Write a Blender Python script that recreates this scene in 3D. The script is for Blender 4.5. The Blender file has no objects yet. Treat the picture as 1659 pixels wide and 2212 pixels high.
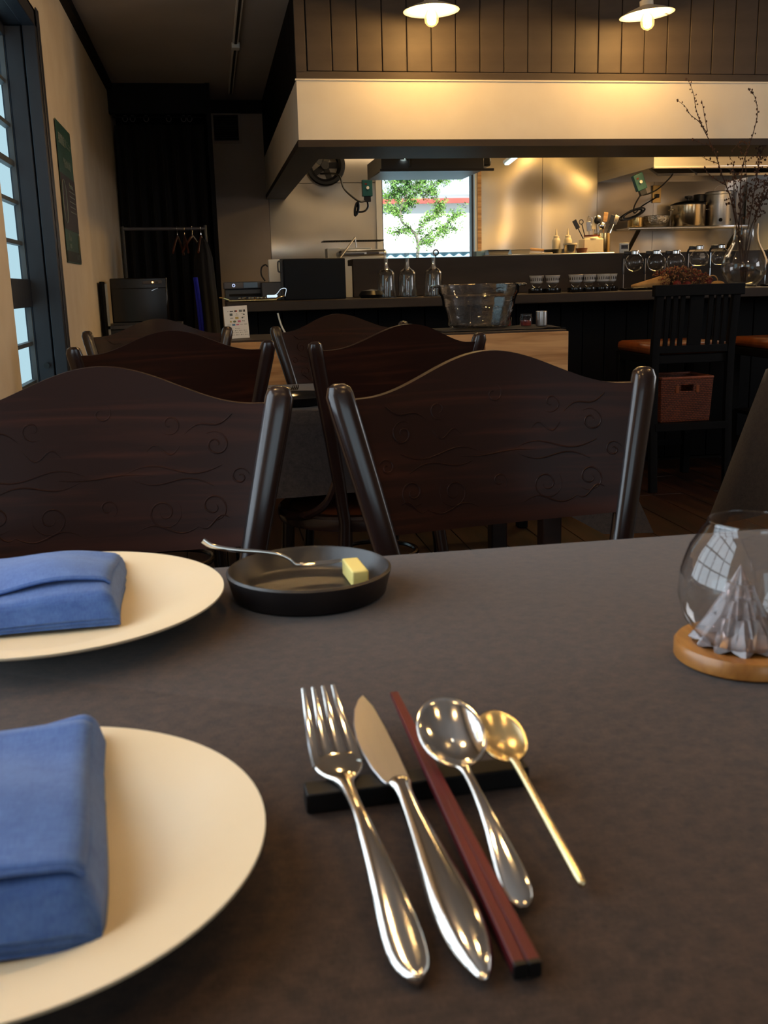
import bpy, math, random
from math import pi, sin, cos, radians
from mathutils import Vector, Matrix
random.seed(7)
D = bpy.data
SC = bpy.context.scene
COL = SC.collection

# ---------------------------------------------------------------- camera
cam = D.cameras.new('camera')
camo = D.objects.new('camera', cam); COL.objects.link(camo)
yaw, pit, rol = 0.16316, 0.22637, 0.026451
fw = Vector((sin(yaw)*cos(pit), cos(yaw)*cos(pit), -sin(pit)))
rt = Vector((cos(yaw), -sin(yaw), 0)); dn = fw.cross(rt)
r2 = rt*cos(rol) + dn*sin(rol); d2 = -rt*sin(rol) + dn*cos(rol)
camo.matrix_world = Matrix(((r2.x, -d2.x, -fw.x, 0), (r2.y, -d2.y, -fw.y, 0), (r2.z, -d2.z, -fw.z, 0.98), (0, 0, 0, 1)))
cam.sensor_fit = 'HORIZONTAL'; cam.sensor_width = 36.0
cam.lens = 2139.0/1659.0*36.0
cam.clip_start = 0.02; cam.clip_end = 200
cam.dof.use_dof = True; cam.dof.focus_distance = 2.4; cam.dof.aperture_fstop = 26.0
SC.camera = camo

# ---------------------------------------------------------------- world, exposure
W = D.worlds.new('world'); SC.world = W; W.use_nodes = True
W.node_tree.nodes['Background'].inputs[0].default_value = (0.50, 0.74, 0.84, 1)
W.node_tree.nodes['Background'].inputs[1].default_value = 0.85
SC.view_settings.view_transform = 'Standard'; SC.view_settings.look = 'None'
SC.view_settings.gamma = 1.0; SC.view_settings.exposure = 0.4
SC.view_settings.use_curve_mapping = False
SC.cycles.max_bounces = 10; SC.cycles.transparent_max_bounces = 24
SC.cycles.sample_clamp_indirect = 4.0
SC.cycles.caustics_reflective = False; SC.cycles.caustics_refractive = False

def light(name, kind, loc, power, color, rot=(0, 0, 0), size=0.1, size_y=None, parent=None):
    l = D.lights.new(name, kind); l.energy = power; l.color = color
    if kind == 'AREA':
        l.size = size
        if size_y: l.shape = 'RECTANGLE'; l.size_y = size_y
    elif kind == 'SUN': l.angle = size
    else: l.shadow_soft_size = size
    o = D.objects.new(name, l); COL.objects.link(o); o.location = loc; o.rotation_euler = rot
    if parent: o.parent = parent
    return o
COOL = (0.70, 0.86, 1.0); WARM = (1.0, 0.73, 0.46)
# sun outdoors (falls on the building across the yard), daylight through the windows behind the camera
light('sun', 'SUN', (0, 0, 6), 10.0, (1, .97, .92), (radians(38), 0, radians(12)), .01)
light('daylight_left_window', 'AREA', (-0.585, 0.75, 1.32), 15, COOL, (0, radians(-90), 0), 1.1, 1.3)
light('daylight_back_window', 'AREA', (1.2, -2.36, 1.45), 5, (.85, .9, 1), (radians(90), 0, 0), 2.2, 1.3)

# ---------------------------------------------------------------- materials
light('added_fill_right', 'AREA', (4.88, 2.2, 1.55), 19, (.93, .96, 1), (0, radians(90), 0), 1.1, 1.7)  # added fill lamp: neutral ambient from the right, mainly for the left wall
def lin(h):
    h = h.lstrip('#'); v = [int(h[i:i+2], 16)/255 for i in (0, 2, 4)]
    return tuple((c/12.92 if c <= .04045 else ((c+.055)/1.055)**2.4) for c in v) + (1,)
def new(name):
    m = D.materials.new(name); m.use_nodes = True
    nt = m.node_tree; return m, nt, nt.nodes['Principled BSDF']
def pm(name, col, rough=.5, metal=0, c2=None, scale=(8, 8, 8), bump=0, bscale=None, spec=.5, detail=6, coat=0, dist=0.0, rvar=0, lo=.35, hi=.65, bdist=.01, bdet=4):
    """principled material: colour varies between col and c2 by noise, with an optional noise relief"""
    m, nt, b = new(name); N = nt.nodes; L = nt.links
    c = lin(col) if isinstance(col, str) else tuple(col)+(1,)
    b.inputs['Base Color'].default_value = c
    b.inputs['Roughness'].default_value = rough; b.inputs['Metallic'].default_value = metal
    b.inputs['Specular IOR Level'].default_value = spec
    b.inputs['Coat Weight'].default_value = coat; b.inputs['Coat Roughness'].default_value = .15
    tc = N.new('ShaderNodeTexCoord')
    if c2 is not None:
        c2 = lin(c2) if isinstance(c2, str) else tuple(c2)+(1,)
        mp = N.new('ShaderNodeMapping'); mp.inputs['Scale'].default_value = scale
        n = N.new('ShaderNodeTexNoise'); n.inputs['Scale'].default_value = 1; n.inputs['Detail'].default_value = detail
        n.inputs['Distortion'].default_value = dist
        r = N.new('ShaderNodeValToRGB'); r.color_ramp.elements[0].position = lo; r.color_ramp.elements[1].position = hi
        r.color_ramp.elements[0].color = c; r.color_ramp.elements[1].color = c2
        L.new(tc.outputs['Object'], mp.inputs[0]); L.new(mp.outputs[0], n.inputs['Vector'])
        L.new(n.outputs['Fac'], r.inputs[0]); L.new(r.outputs[0], b.inputs['Base Color'])
        if rvar:
            mr = N.new('ShaderNodeMapRange'); mr.inputs[3].default_value = rough-rvar; mr.inputs[4].default_value = rough+rvar
            L.new(n.outputs['Fac'], mr.inputs[0]); L.new(mr.outputs[0], b.inputs['Roughness'])
    if bump:
        mp2 = N.new('ShaderNodeMapping'); mp2.inputs['Scale'].default_value = bscale or scale
        n2 = N.new('ShaderNodeTexNoise'); n2.inputs['Scale'].default_value = 1; n2.inputs['Detail'].default_value = bdet
        bp = N.new('ShaderNodeBump'); bp.inputs['Strength'].default_value = bump; bp.inputs['Distance'].default_value = bdist
        L.new(tc.outputs['Object'], mp2.inputs[0]); L.new(mp2.outputs[0], n2.inputs['Vector'])
        L.new(n2.outputs['Fac'], bp.inputs['Height']); L.new(bp.outputs[0], b.inputs['Normal'])
    return m
def emis(name, col, s):
    m, nt, b = new(name); nt.nodes.remove(b); e = nt.nodes.new('ShaderNodeEmission')
    e.inputs[0].default_value = tuple(col)+(1,); e.inputs[1].default_value = s
    nt.links.new(e.outputs[0], nt.nodes['Material Output'].inputs[0]); return m
def thin_glass(name, tint=(.97, .98, .98), ior=1.5, boost=1.6, rough=.02, bump=0, bs=(60, 60, 60)):
    m, nt, b = new(name); nt.nodes.remove(b); N = nt.nodes; L = nt.links
    t = N.new('ShaderNodeBsdfTransparent'); t.inputs[0].default_value = tint+(1,)
    g = N.new('ShaderNodeBsdfGlossy'); g.inputs['Roughness'].default_value = rough
    f = N.new('ShaderNodeLayerWeight'); f.inputs['Blend'].default_value = .5
    pw = N.new('ShaderNodeMath'); pw.operation = 'POWER'; pw.inputs[1].default_value = 4.0
    ma = N.new('ShaderNodeMath'); ma.operation = 'MULTIPLY_ADD'; ma.inputs[1].default_value = .75; ma.inputs[2].default_value = .04
    L.new(f.outputs['Facing'], pw.inputs[0]); L.new(pw.outputs[0], ma.inputs[0])
    mu = N.new('ShaderNodeMath'); mu.operation = 'MULTIPLY'; mu.inputs[1].default_value = boost; mu.use_clamp = True
    mx = N.new('ShaderNodeMixShader')
    L.new(ma.outputs[0], mu.inputs[0]); L.new(mu.outputs[0], mx.inputs[0]); L.new(t.outputs[0], mx.inputs[1]); L.new(g.outputs[0], mx.inputs[2])
    L.new(mx.outputs[0], N['Material Output'].inputs[0])
    if bump:
        tc = N.new('ShaderNodeTexCoord'); mp = N.new('ShaderNodeMapping'); mp.inputs['Scale'].default_value = bs
        n2 = N.new('ShaderNodeTexNoise'); n2.inputs['Scale'].default_value = 1
        bp = N.new('ShaderNodeBump'); bp.inputs['Strength'].default_value = bump; bp.inputs['Distance'].default_value = .01
        L.new(tc.outputs['Object'], mp.inputs[0]); L.new(mp.outputs[0], n2.inputs['Vector']); L.new(n2.outputs['Fac'], bp.inputs['Height'])
        L.new(bp.outputs[0], g.inputs['Normal']); L.new(bp.outputs[0], f.inputs['Normal'])
    return m
def weave(name, c1, c2, sc=900, rough=.9, bump=.25, thr=(.35, .7)):
    m, nt, b = new(name); N = nt.nodes; L = nt.links
    tc = N.new('ShaderNodeTexCoord'); outs = []
    for s in ((sc, sc/7, sc/3), (sc/7, sc, sc/7), (sc/12, sc/12, sc/12)):
        mp = N.new('ShaderNodeMapping'); mp.inputs['Scale'].default_value = s
        n = N.new('ShaderNodeTexNoise'); n.inputs['Scale'].default_value = 1; n.inputs['Detail'].default_value = 3
        L.new(tc.outputs['Object'], mp.inputs[0]); L.new(mp.outputs[0], n.inputs['Vector']); outs.append(n.outputs['Fac'])
    a = N.new('ShaderNodeMath'); a.operation = 'ADD'; L.new(outs[0], a.inputs[0]); L.new(outs[1], a.inputs[1])
    a2 = N.new('ShaderNodeMath'); a2.operation = 'ADD'; L.new(a.outputs[0], a2.inputs[0]); L.new(outs[2], a2.inputs[1])
    dv = N.new('ShaderNodeMath'); dv.operation = 'DIVIDE'; dv.inputs[1].default_value = 3; L.new(a2.outputs[0], dv.inputs[0])
    r = N.new('ShaderNodeValToRGB'); r.color_ramp.elements[0].position = thr[0]; r.color_ramp.elements[1].position = thr[1]
    r.color_ramp.elements[0].color = lin(c1); r.color_ramp.elements[1].color = lin(c2)
    L.new(dv.outputs[0], r.inputs[0]); L.new(r.outputs[0], b.inputs['Base Color'])
    bp = N.new('ShaderNodeBump'); bp.inputs['Strength'].default_value = bump; bp.inputs['Distance'].default_value = .0008
    L.new(dv.outputs[0], bp.inputs['Height']); L.new(bp.outputs[0], b.inputs['Normal'])
    b.inputs['Roughness'].default_value = rough; b.inputs['Specular IOR Level'].default_value = .2
    b.inputs['Sheen Weight'].default_value = .15
    return m

M = dict(
 wall=pm('beige_plaster', '#e0d2be', .9, c2='#d8c8b2', scale=(5, 5, 5), bump=.15, bscale=(160, 160, 160), bdist=.002, spec=.2),
 wall_back=pm('grey_beige_plaster', '#9a8f88', .9, c2='#908680', scale=(3, 3, 3), bump=.1, bscale=(150, 150, 150), bdist=.002, spec=.2),
 ceil=pm('ceiling_paint', '#b5b0ae', .9, c2='#aca7a5', scale=(2, 2, 2), bump=.1, bscale=(100, 100, 100), bdist=.002, spec=.2),
 cream=pm('cream_plaster', '#f1e9da', .85, c2='#ebe2d2', scale=(4, 4, 4), spec=.2, bump=.08, bscale=(120, 120, 120), bdist=.002),
 dark=pm('dark_painted_wood', '#3a322d', .6, spec=.25, c2='#302925', scale=(3, 3, 14), bump=.08, bscale=(40, 40, 6), bdist=.002),
 boards=pm('painted_boards', '#51473f', .6, spec=.25, c2='#473e37', scale=(3, 3, 14), bump=.08, bscale=(40, 40, 6), bdist=.002),
 black=pm('black_painted_wood', '#08090d', .6, spec=.12, c2='#050609', scale=(6, 6, 1), bump=.06, bscale=(40, 40, 5), bdist=.002),
 frame=pm('slate_painted_frame', '#2c303b', .42, c2='#23262f', scale=(3, 3, 1), bump=.35, bscale=(25, 25, 6), bdist=.003),
 mull=pm('mullion_grey', '#5b6166', .5, c2='#50555a', scale=(9, 9, 9)),
 chair=pm('dark_stained_beech', '#1e100c', .4, spec=.35, c2='#2b1811', scale=(3, 3, 30), detail=8, coat=.25, bump=.05, bscale=(8, 8, 90), bdist=.001, rvar=.06),
 chairgrain=pm('grained_stained_beech', '#22110c', .42, c2='#402116', scale=(1.8, 1.8, 26), detail=5, dist=1.6, coat=.06, spec=.12, lo=.5, hi=.8),
 post=pm('dark_stained_posts', '#180d0b', .24, c2='#241512', scale=(20, 20, 3), coat=.3, rvar=.05),
 seat=pm('worn_brown_seat', '#5a3018', .35, c2='#3a1d10', scale=(12, 12, 12), coat=.2),
 cloth=weave('brown_linen', '#241913', '#453226', 1500, thr=(.38, .64)),
 cloth2=weave('charcoal_linen', '#252124', '#3c3736', 900),
 cream_plate=pm('matte_cream_stoneware', '#e6d3b3', .55, c2='#e2cda9', scale=(9, 9, 9), spec=.35),
 napkin=weave('blue_cotton', '#36518a', '#4f6fa8', 1100, bump=.15),
 iron=pm('black_cast_dish', '#171415', .38, c2='#221d1c', scale=(30, 30, 30), bump=.25, bscale=(120, 120, 120), bdist=.001, spec=.6),
 butter=pm('butter', '#f2df8c', .45, c2='#efd97f', scale=(40, 40, 40), spec=.4),
 silver=pm('polished_silver', (.80, .76, .70), .1, 1, c2=(.74, .69, .63), scale=(30, 30, 30), bump=.03, bscale=(30, 30, 30), bdist=.002),
 blade=pm('satin_blade', (.52, .50, .50), .34, 1, c2=(.5, .48, .48), scale=(400, 5, 5)),
 gold=pm('brushed_gold', (.80, .64, .36), .24, 1, c2=(.72, .56, .3), scale=(300, 6, 300)),
 red=pm('red_lacquered_wood', '#4a0c12', .5, spec=.3, c2='#5e1418', scale=(160, 12, 60), bump=.12, bscale=(260, 20, 260), bdist=.001, coat=.05),
 blacklac=pm('black_lacquer', '#050404', .55, spec=.25, c2='#0e0b0a', scale=(50, 50, 50)),
 acacia=pm('warm_turned_wood', '#a8702f', .4, c2='#8a551f', scale=(120, 14, 60), dist=.6, coat=.3),
 oak=pm('light_oak', '#cda374', .5, c2='#966a3e', scale=(2.2, 2.2, 36), dist=1.2, detail=7, lo=.38, hi=.7),
 floorw=pm('worn_dark_floorboard', '#3a2114', .42, c2='#160d09', scale=(22, 3.0, 3), dist=.8, detail=8, bump=.12, bscale=(60, 6, 6), bdist=.002, lo=.3, hi=.62),
 gap=pm('dark_gap', '#060505', .9),
 steel=pm('brushed_steel_sheet', (.66, .60, .52), .34, .85, c2=(.60, .54, .46), scale=(3, 3, 1.2), bump=1.0, bscale=(1.8, 1.8, 2.0), bdist=.15, rvar=.06, bdet=0),
 steelhood=pm('hood_steel', (.66, .62, .55), .28, 1, c2=(.6, .56, .5), scale=(1, 1, 60)),
 chrome=pm('chrome', (.85, .85, .86), .08, 1, c2=(.8, .8, .82), scale=(4, 4, 4)),
 alu=pm('aluminium', (.62, .62, .62), .32, 1, c2=(.56, .56, .57), scale=(6, 6, 200)),
 cupmetal=pm('pale_cast_metal', (.62, .62, .62), .38, .35, c2=(.55, .55, .56), scale=(30, 30, 30)),
 blackplastic=pm('black_plastic', '#0c0c0e', .35, c2='#121215', scale=(12, 12, 12)),
 glossblack=pm('gloss_black_panel', '#0b0a0b', .12, c2='#100e0e', scale=(4, 4, 4)),
 darkgrey=pm('dark_grey_plastic', '#26262a', .4, c2='#2c2c30', scale=(10, 10, 10)),
 grey=pm('grey_plastic', '#54535a', .45, c2='#4a4950', scale=(10, 10, 10)),
 white=pm('white_plastic', '#dfe0dd', .45, c2='#d5d6d3', scale=(5, 5, 5)),
 paper=pm('white_card', '#e6e7e8', .7, c2='#dfe0e2', scale=(20, 20, 20)),
 navy=pm('navy_case', '#050d18', .7, spec=.2, c2='#06101c', scale=(10, 10, 10)),
 curtain=pm('black_curtain', '#040507', spec=.1, rough=.9) if 0 else pm('black_curtain', '#040507', .9, c2='#0b0c10', scale=(30, 30, 3)),
 coat=pm('black_coat_cloth', '#0b0b10', .9, c2='#101017', scale=(30, 30, 30)),
 bluecloth=pm('cobalt_cloth', '#1d2bd0', .7, c2='#2434dd', scale=(10, 10, 4)),
 hanger=pm('brown_hanger_wood', '#5a2f20', .45, c2='#482419', scale=(20, 20, 60)),
 leather=pm('tan_leather', '#7c4220', .38, c2='#693619', scale=(15, 15, 15), bump=.2, bscale=(80, 80, 80), bdist=.002, coat=.1),
 wicker=pm('brown_wicker', '#6f3420', .55, c2='#8a4a2c', scale=(60, 60, 160), bump=.5, bscale=(160, 160, 200), bdist=.003),
 green=pm('poster_green', '#1d4239', .45, c2='#245044', scale=(5, 5, 5)),
 maroon=pm('poster_maroon', '#2a1013', .45, c2='#1a0b0e', scale=(9, 9, 9)),
 ink=pm('poster_pale_ink', '#78857f', .6), inkdark=pm('poster_dark_ink', '#0c1210', .5), inkolive=pm('poster_olive', '#4a4a20', .5),
 teal=pm('teal_controller', '#12464a', .4, c2='#165257', scale=(10, 10, 10)),
 brass=pm('brass', (.72, .52, .22), .22, 1, c2=(.62, .43, .18), scale=(10, 10, 10)),
 potsteel=pm('pot_steel', (.62, .52, .36), .2, 1, c2=(.5, .4, .26), scale=(8, 8, 2)),
 foil=pm('crumpled_foil', (.8, .78, .74), .18, 1, bump=1.0, bscale=(60, 60, 60), bdist=.01, c2=(.7, .68, .64), scale=(50, 50, 50)),
 ceramic=pm('cream_ceramic', '#e8d9b8', .4, c2='#e0cfac', scale=(10, 10, 10)),
 twig=pm('dry_twig', '#2a1812', .8, c2='#3a2418', scale=(30, 30, 30)),
 bud=pm('dry_bud', '#231410', .8, c2='#4a2a1c', scale=(40, 40, 40)),
 dried=pm('dried_flower', '#8c6a44', .9, c2='#5b3626', scale=(40, 40, 40)),
 driedred=pm('dried_red_flower', '#5a1a1c', .9, c2='#7a2b22', scale=(40, 40, 40)),
 raffia=pm('kraft_wrap', '#b08a55', .8, c2='#96703f', scale=(20, 60, 20), bump=.4, bscale=(40, 90, 40), bdist=.004),
 leaf=pm('tree_leaf', '#4f7d33', .6, c2='#7fae4a', scale=(3, 3, 3)),
 bark=pm('grey_bark', '#8a8578', .8, c2='#6c675c', scale=(20, 20, 4)),
 render_white=pm('white_render', '#f4f5f5', .9, c2='#ebeeee', scale=(1, 1, 1)),
 rooftile=pm('grey_roof', '#8f979c', .8, c2='#7e868b', scale=(1, 20, 8)),
 redstripe=pm('red_gutter', '#b85a50', .7, c2='#a84c44', scale=(2, 2, 2)),
 bluefence=pm('pale_blue_fence', '#8fb3c6', .6, c2='#7fa4b8', scale=(1, 1, 20)),
 ground=pm('yard_ground', '#a9aaa6', .9, c2='#9b9c98', scale=(2, 2, 2)),
 lampwhite=pm('white_enamel', '#e9e2d6', .35, c2='#e4dccf', scale=(6, 6, 6)),
 pglass=thin_glass('clear_glass'), wglass=thin_glass('window_glass', (.98, .99, .99), boost=.2),
 hglass=thin_glass('rippled_glass', (.95, .95, .95), boost=2.8, bump=.18, bs=(28, 28, 55), rough=.04),
 gglass=thin_glass('globe_glass', (.95, .95, .95), boost=2.0),
 filament=emis('glowing_filament', (1, .62, .22), 38),
 tubelight=emis('lit_tube', (.75, 1, .92), 1.6), led=emis('amber_led', (1, .45, .12), 5), blueled=emis('blue_led', (.6, .7, 1), .8),
)
def bulb_glass():
    m, nt, b = new('amber_bulb_glass'); nt.nodes.remove(b); N = nt.nodes; L = nt.links
    t = N.new('ShaderNodeBsdfTransparent'); t.inputs[0].default_value = (1, .86, .55, 1)
    g = N.new('ShaderNodeBsdfGlossy'); g.inputs['Roughness'].default_value = .05
    e = N.new('ShaderNodeEmission'); e.inputs[0].default_value = (1, .62, .25, 1); e.inputs[1].default_value = .55
    mx = N.new('ShaderNodeMixShader'); mx.inputs[0].default_value = .12; ad = N.new('ShaderNodeAddShader')
    L.new(t.outputs[0], mx.inputs[1]); L.new(g.outputs[0], mx.inputs[2]); L.new(mx.outputs[0], ad.inputs[0]); L.new(e.outputs[0], ad.inputs[1])
    L.new(ad.outputs[0], N['Material Output'].inputs[0]); return m
M['bulb'] = bulb_glass()
def crystal():
    m, nt, b = new('faceted_crystal'); b.inputs['Base Color'].default_value = (.95, .82, .82, 1)
    b.inputs['Transmission Weight'].default_value = .75; b.inputs['Roughness'].default_value = .05; b.inputs['IOR'].default_value = 1.5
    return m
M['crystal'] = crystal()
def wicker_mat():
    m, nt, b = new('brick_laid_wicker'); N = nt.nodes; L = nt.links
    tc = N.new('ShaderNodeTexCoord'); sp = N.new('ShaderNodeSeparateXYZ'); cb = N.new('ShaderNodeCombineXYZ')
    L.new(tc.outputs['Object'], sp.inputs[0])
    a = N.new('ShaderNodeMath'); a.operation = 'ADD'; L.new(sp.outputs[0], a.inputs[0]); L.new(sp.outputs[1], a.inputs[1])
    L.new(a.outputs[0], cb.inputs[0]); L.new(sp.outputs[2], cb.inputs[1])
    k = N.new('ShaderNodeTexBrick'); k.inputs['Scale'].default_value = 1; k.inputs['Brick Width'].default_value = .016; k.inputs['Row Height'].default_value = .0085
    k.inputs['Mortar Size'].default_value = .0018; k.inputs['Mortar Smooth'].default_value = .6
    k.inputs['Color1'].default_value = lin('#74391f'); k.inputs['Color2'].default_value = lin('#592916'); k.inputs['Mortar'].default_value = lin('#2a120a')
    L.new(cb.outputs[0], k.inputs['Vector']); L.new(k.outputs['Color'], b.inputs['Base Color'])
    bp = N.new('ShaderNodeBump'); bp.invert = True; bp.inputs['Strength'].default_value = .8; bp.inputs['Distance'].default_value = .003
    L.new(k.outputs['Fac'], bp.inputs['Height']); L.new(bp.outputs[0], b.inputs['Normal']); b.inputs['Roughness'].default_value = .5
    return m
M['wickerwall'] = wicker_mat()

# ---------------------------------------------------------------- geometry helpers
class MB:
    def __init__(s): s.v = []; s.f = []
    def add(s, v, f):
        k = len(s.v); s.v += [tuple(p) for p in v]; s.f += [tuple(i+k for i in q) for q in f]; return s
    def box(s, c, d, rz=0, rx=0):
        hx, hy, hz = d[0]/2, d[1]/2, d[2]/2
        R = Matrix.Rotation(rz, 3, 'Z') @ Matrix.Rotation(rx, 3, 'X')
        v = [R @ Vector((x, y, z)) + Vector(c) for x in (-hx, hx) for y in (-hy, hy) for z in (-hz, hz)]
        return s.add(v, [(0, 1, 3, 2), (4, 6, 7, 5), (0, 4, 5, 1), (2, 3, 7, 6), (0, 2, 6, 4), (1, 5, 7, 3)])
    def span(s, a, b): # box between two corners
        return s.box([(a[i]+b[i])/2 for i in range(3)], [abs(b[i]-a[i]) for i in range(3)])
    def lathe(s, prof, n=32, c=(0, 0, 0), cap=True, sx=1, sy=1, wob=None):
        v = []; f = []; m = len(prof)
        for i in range(n):
            a = 2*pi*i/n
            for j, (r, z) in enumerate(prof):
                rr = r*(wob(a, z) if wob else 1)
                v.append((c[0]+rr*cos(a)*sx, c[1]+rr*sin(a)*sy, c[2]+z))
        for i in range(n):
            for j in range(m-1):
                a, b = i*m+j, ((i+1) % n)*m+j
                f.append((a, b, b+1, a+1))
        if cap:
            if prof[0][0] > 1e-5: f.append(tuple(((n-1-i)*m) for i in range(n)))
            if prof[-1][0] > 1e-5: f.append(tuple(i*m+m-1 for i in range(n)))
        return s.add(v, f)
    def cyl(s, c, r, h, n=24): return s.lathe([(r, 0), (r, h)], n, c)
    def sweep(s, path, secs, n=10, ex=2.0, up=(0, 1, 0)):
        """tube along path; secs = radius or (rx, ry) per point; ex = superellipse exponent"""
        P = [Vector(p) for p in path]; m = len(P)
        if not isinstance(secs, (list,)): secs = [secs]*m
        v = []; f = []; upv = Vector(up)
        for i in range(m):
            t = (P[min(i+1, m-1)]-P[max(i-1, 0)]).normalized()
            u = upv
            if abs(t.dot(u)) > .95: u = Vector((1, 0, 0)) if abs(t.x) < .9 else Vector((0, 0, 1))
            a = t.cross(u).normalized(); b = a.cross(t).normalized()
            q = secs[i]; rx, ry = (q, q) if not isinstance(q, tuple) else q
            for k in range(n):
                w = 2*pi*k/n; cw, sw = cos(w), sin(w)
                x = abs(cw)**(2/ex)*(1 if cw > 0 else -1); y = abs(sw)**(2/ex)*(1 if sw > 0 else -1)
                v.append(P[i]+a*(rx*x)+b*(ry*y))
        for i in range(m-1):
            for k in range(n):
                a, b = i*n+k, i*n+(k+1) % n
                f.append((a, b, b+n, a+n))
        f.append(tuple(range(n-1, -1, -1))); f.append(tuple((m-1)*n+k for k in range(n)))
        return s.add(v, f)
    def sphere(s, c, r, n=10, sc=(1, 1, 1)):
        m = max(4, n//2+1); v = []; f = []
        for j in range(m+1):
            t = pi*j/m
            for i in range(n):
                a = 2*pi*i/n; v.append((c[0]+r*sc[0]*sin(t)*cos(a), c[1]+r*sc[1]*sin(t)*sin(a), c[2]+r*sc[2]*cos(t)))
        for j in range(m):
            for i in range(n):
                a, b = j*n+i, j*n+(i+1) % n; f.append((a, a+n, b+n, b))
        return s.add(v, f)
    def grid(s, fn, nu, nv, close=False):
        v = [fn(i/(nu), j/(nv)) for j in range(nv+1) for i in range(nu+1)]
        f = [(j*(nu+1)+i, j*(nu+1)+i+1, (j+1)*(nu+1)+i+1, (j+1)*(nu+1)+i) for j in range(nv) for i in range(nu)]
        return s.add(v, f)
    def prism(s, pts, z0, z1, axis='z'):
        """extrude a 2D outline"""
        n = len(pts)
        def q(p, h): return {'z': (p[0], p[1], h), 'y': (p[0], h, p[1]), 'x': (h, p[0], p[1])}[axis]
        v = [q(p, z0) for p in pts]+[q(p, z1) for p in pts]
        f = [(i, (i+1) % n, n+(i+1) % n, n+i) for i in range(n)]+[tuple(range(n-1, -1, -1)), tuple(range(n, 2*n))]
        return s.add(v, f)
    def build(s, name, mat, parent=None, smooth=True, bevel=0, loc=None, sub=0, solid=0, ang=35):
        me = D.meshes.new(name); me.from_pydata(s.v, [], s.f); me.validate(); 
        import bmesh
        bm = bmesh.new(); bm.from_mesh(me)
        if not solid: bmesh.ops.recalc_face_normals(bm, faces=bm.faces)
        bm.to_mesh(me); bm.free()
        me.materials.append(M[mat] if isinstance(mat, str) else mat)
        if smooth:
            me.polygons.foreach_set('use_smooth', [True]*len(me.polygons)); me.set_sharp_from_angle(angle=radians(ang))
        o = D.objects.new(name, me); COL.objects.link(o)
        if parent: o.parent = parent
        if loc: o.location = loc
        if solid:
            md = o.modifiers.new('thick', 'SOLIDIFY'); md.thickness = solid; md.offset = 0
        if bevel:
            md = o.modifiers.new('bev', 'BEVEL'); md.width = bevel; md.segments = 2; md.limit_method = 'ANGLE'; md.harden_normals = False
        if sub:
            md = o.modifiers.new('sub', 'SUBSURF'); md.levels = sub; md.render_levels = sub
        return o
def tag(o, label, cat, group=None, kind=None):
    if label: o['label'] = label
    if cat: o['category'] = cat
    if group: o['group'] = group
    if kind: o['kind'] = kind
    return o
def thing(name, label, cat, loc=(0, 0, 0), rz=0, group=None):
    o = D.objects.new(name, None); COL.objects.link(o); o.location = loc; o.rotation_euler = (0, 0, rz)
    o.empty_display_size = .05
    return tag(o, label, cat, group)
def struct(name, mb, mat, **k):
    o = mb.build(name, mat, **k); o['kind'] = 'structure'; return o
def dup(root, loc, rz=None, label=None, scale=None, skip=()):
    r = root.copy(); COL.objects.link(r); r.location = loc
    if rz is not None: r.rotation_euler = (0, 0, rz)
    if scale: r.scale = scale
    if label: r['label'] = label
    def rec(a, b):
        for ch in list(a.children):
            if ch.type == 'LIGHT' or ch.name.split('.')[0] in skip: continue
            c = ch.copy(); COL.objects.link(c); c.parent = b; rec(ch, c)
    rec(root, r); return r
def text(body, size, mat, parent, loc, rot, name='lettering', ext=.0004):
    c = D.curves.new(name, 'FONT'); c.body = body; c.size = size; c.extrude = ext; c.align_x = 'CENTER'; c.align_y = 'CENTER'
    tmp = D.objects.new('tmp', c); me = D.meshes.new_from_object(tmp); D.objects.remove(tmp); D.curves.remove(c)
    me.materials.clear(); me.materials.append(M[mat]); o = D.objects.new(name, me); COL.objects.link(o); o.parent = parent; o.location = loc; o.rotation_euler = rot
    return o
def smooth_path(pts, n=6):
    out = []; P = [Vector(p) for p in pts]
    for i in range(len(P)-1):
        p0 = P[max(i-1, 0)]; p1 = P[i]; p2 = P[i+1]; p3 = P[min(i+2, len(P)-1)]
        for k in range(n):
            t = k/n
            out.append(.5*((2*p1)+(-p0+p2)*t+(2*p0-5*p1+4*p2-p3)*t*t+(-p0+3*p1-3*p2+p3)*t**3))
    out.append(P[-1]); return out

# ================================================================ SETTING
XL, XR, YB, YF, ZC = -0.6, 4.9, -2.4, 7.9, 2.33
# ---- floor with its boards
fl = struct('floor', MB().span((XL-.2, YB, -.06), (XR, YF+.1, -.012)), 'gap', smooth=False)
bw = .15
lens = [MB().box((0, 0, -.006), (bw-.004, L-.004, .012)).build('plank', 'floorw', fl, smooth=False, bevel=.0015) for L in (1.8, 1.2)]
for m_ in lens: m_.location = (0, 0, 0)
first = [True, True]
for i in range(30):
    y = -1.2 - random.choice((0, .4, .8)); x = XL+bw/2+i*bw
    while y < 5.2:
        k = random.randint(0, 1); L = (1.8, 1.2)[k]
        if first[k]: o = lens[k]; first[k] = False
        else: o = lens[k].copy(); COL.objects.link(o)
        o.location = (x, y+L/2, 0); y += L
# ---- ceiling
struct('ceiling', MB().span((XL-.2, YB, ZC), (XR, YF+.1, ZC+.08)), 'ceil', smooth=False)
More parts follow.
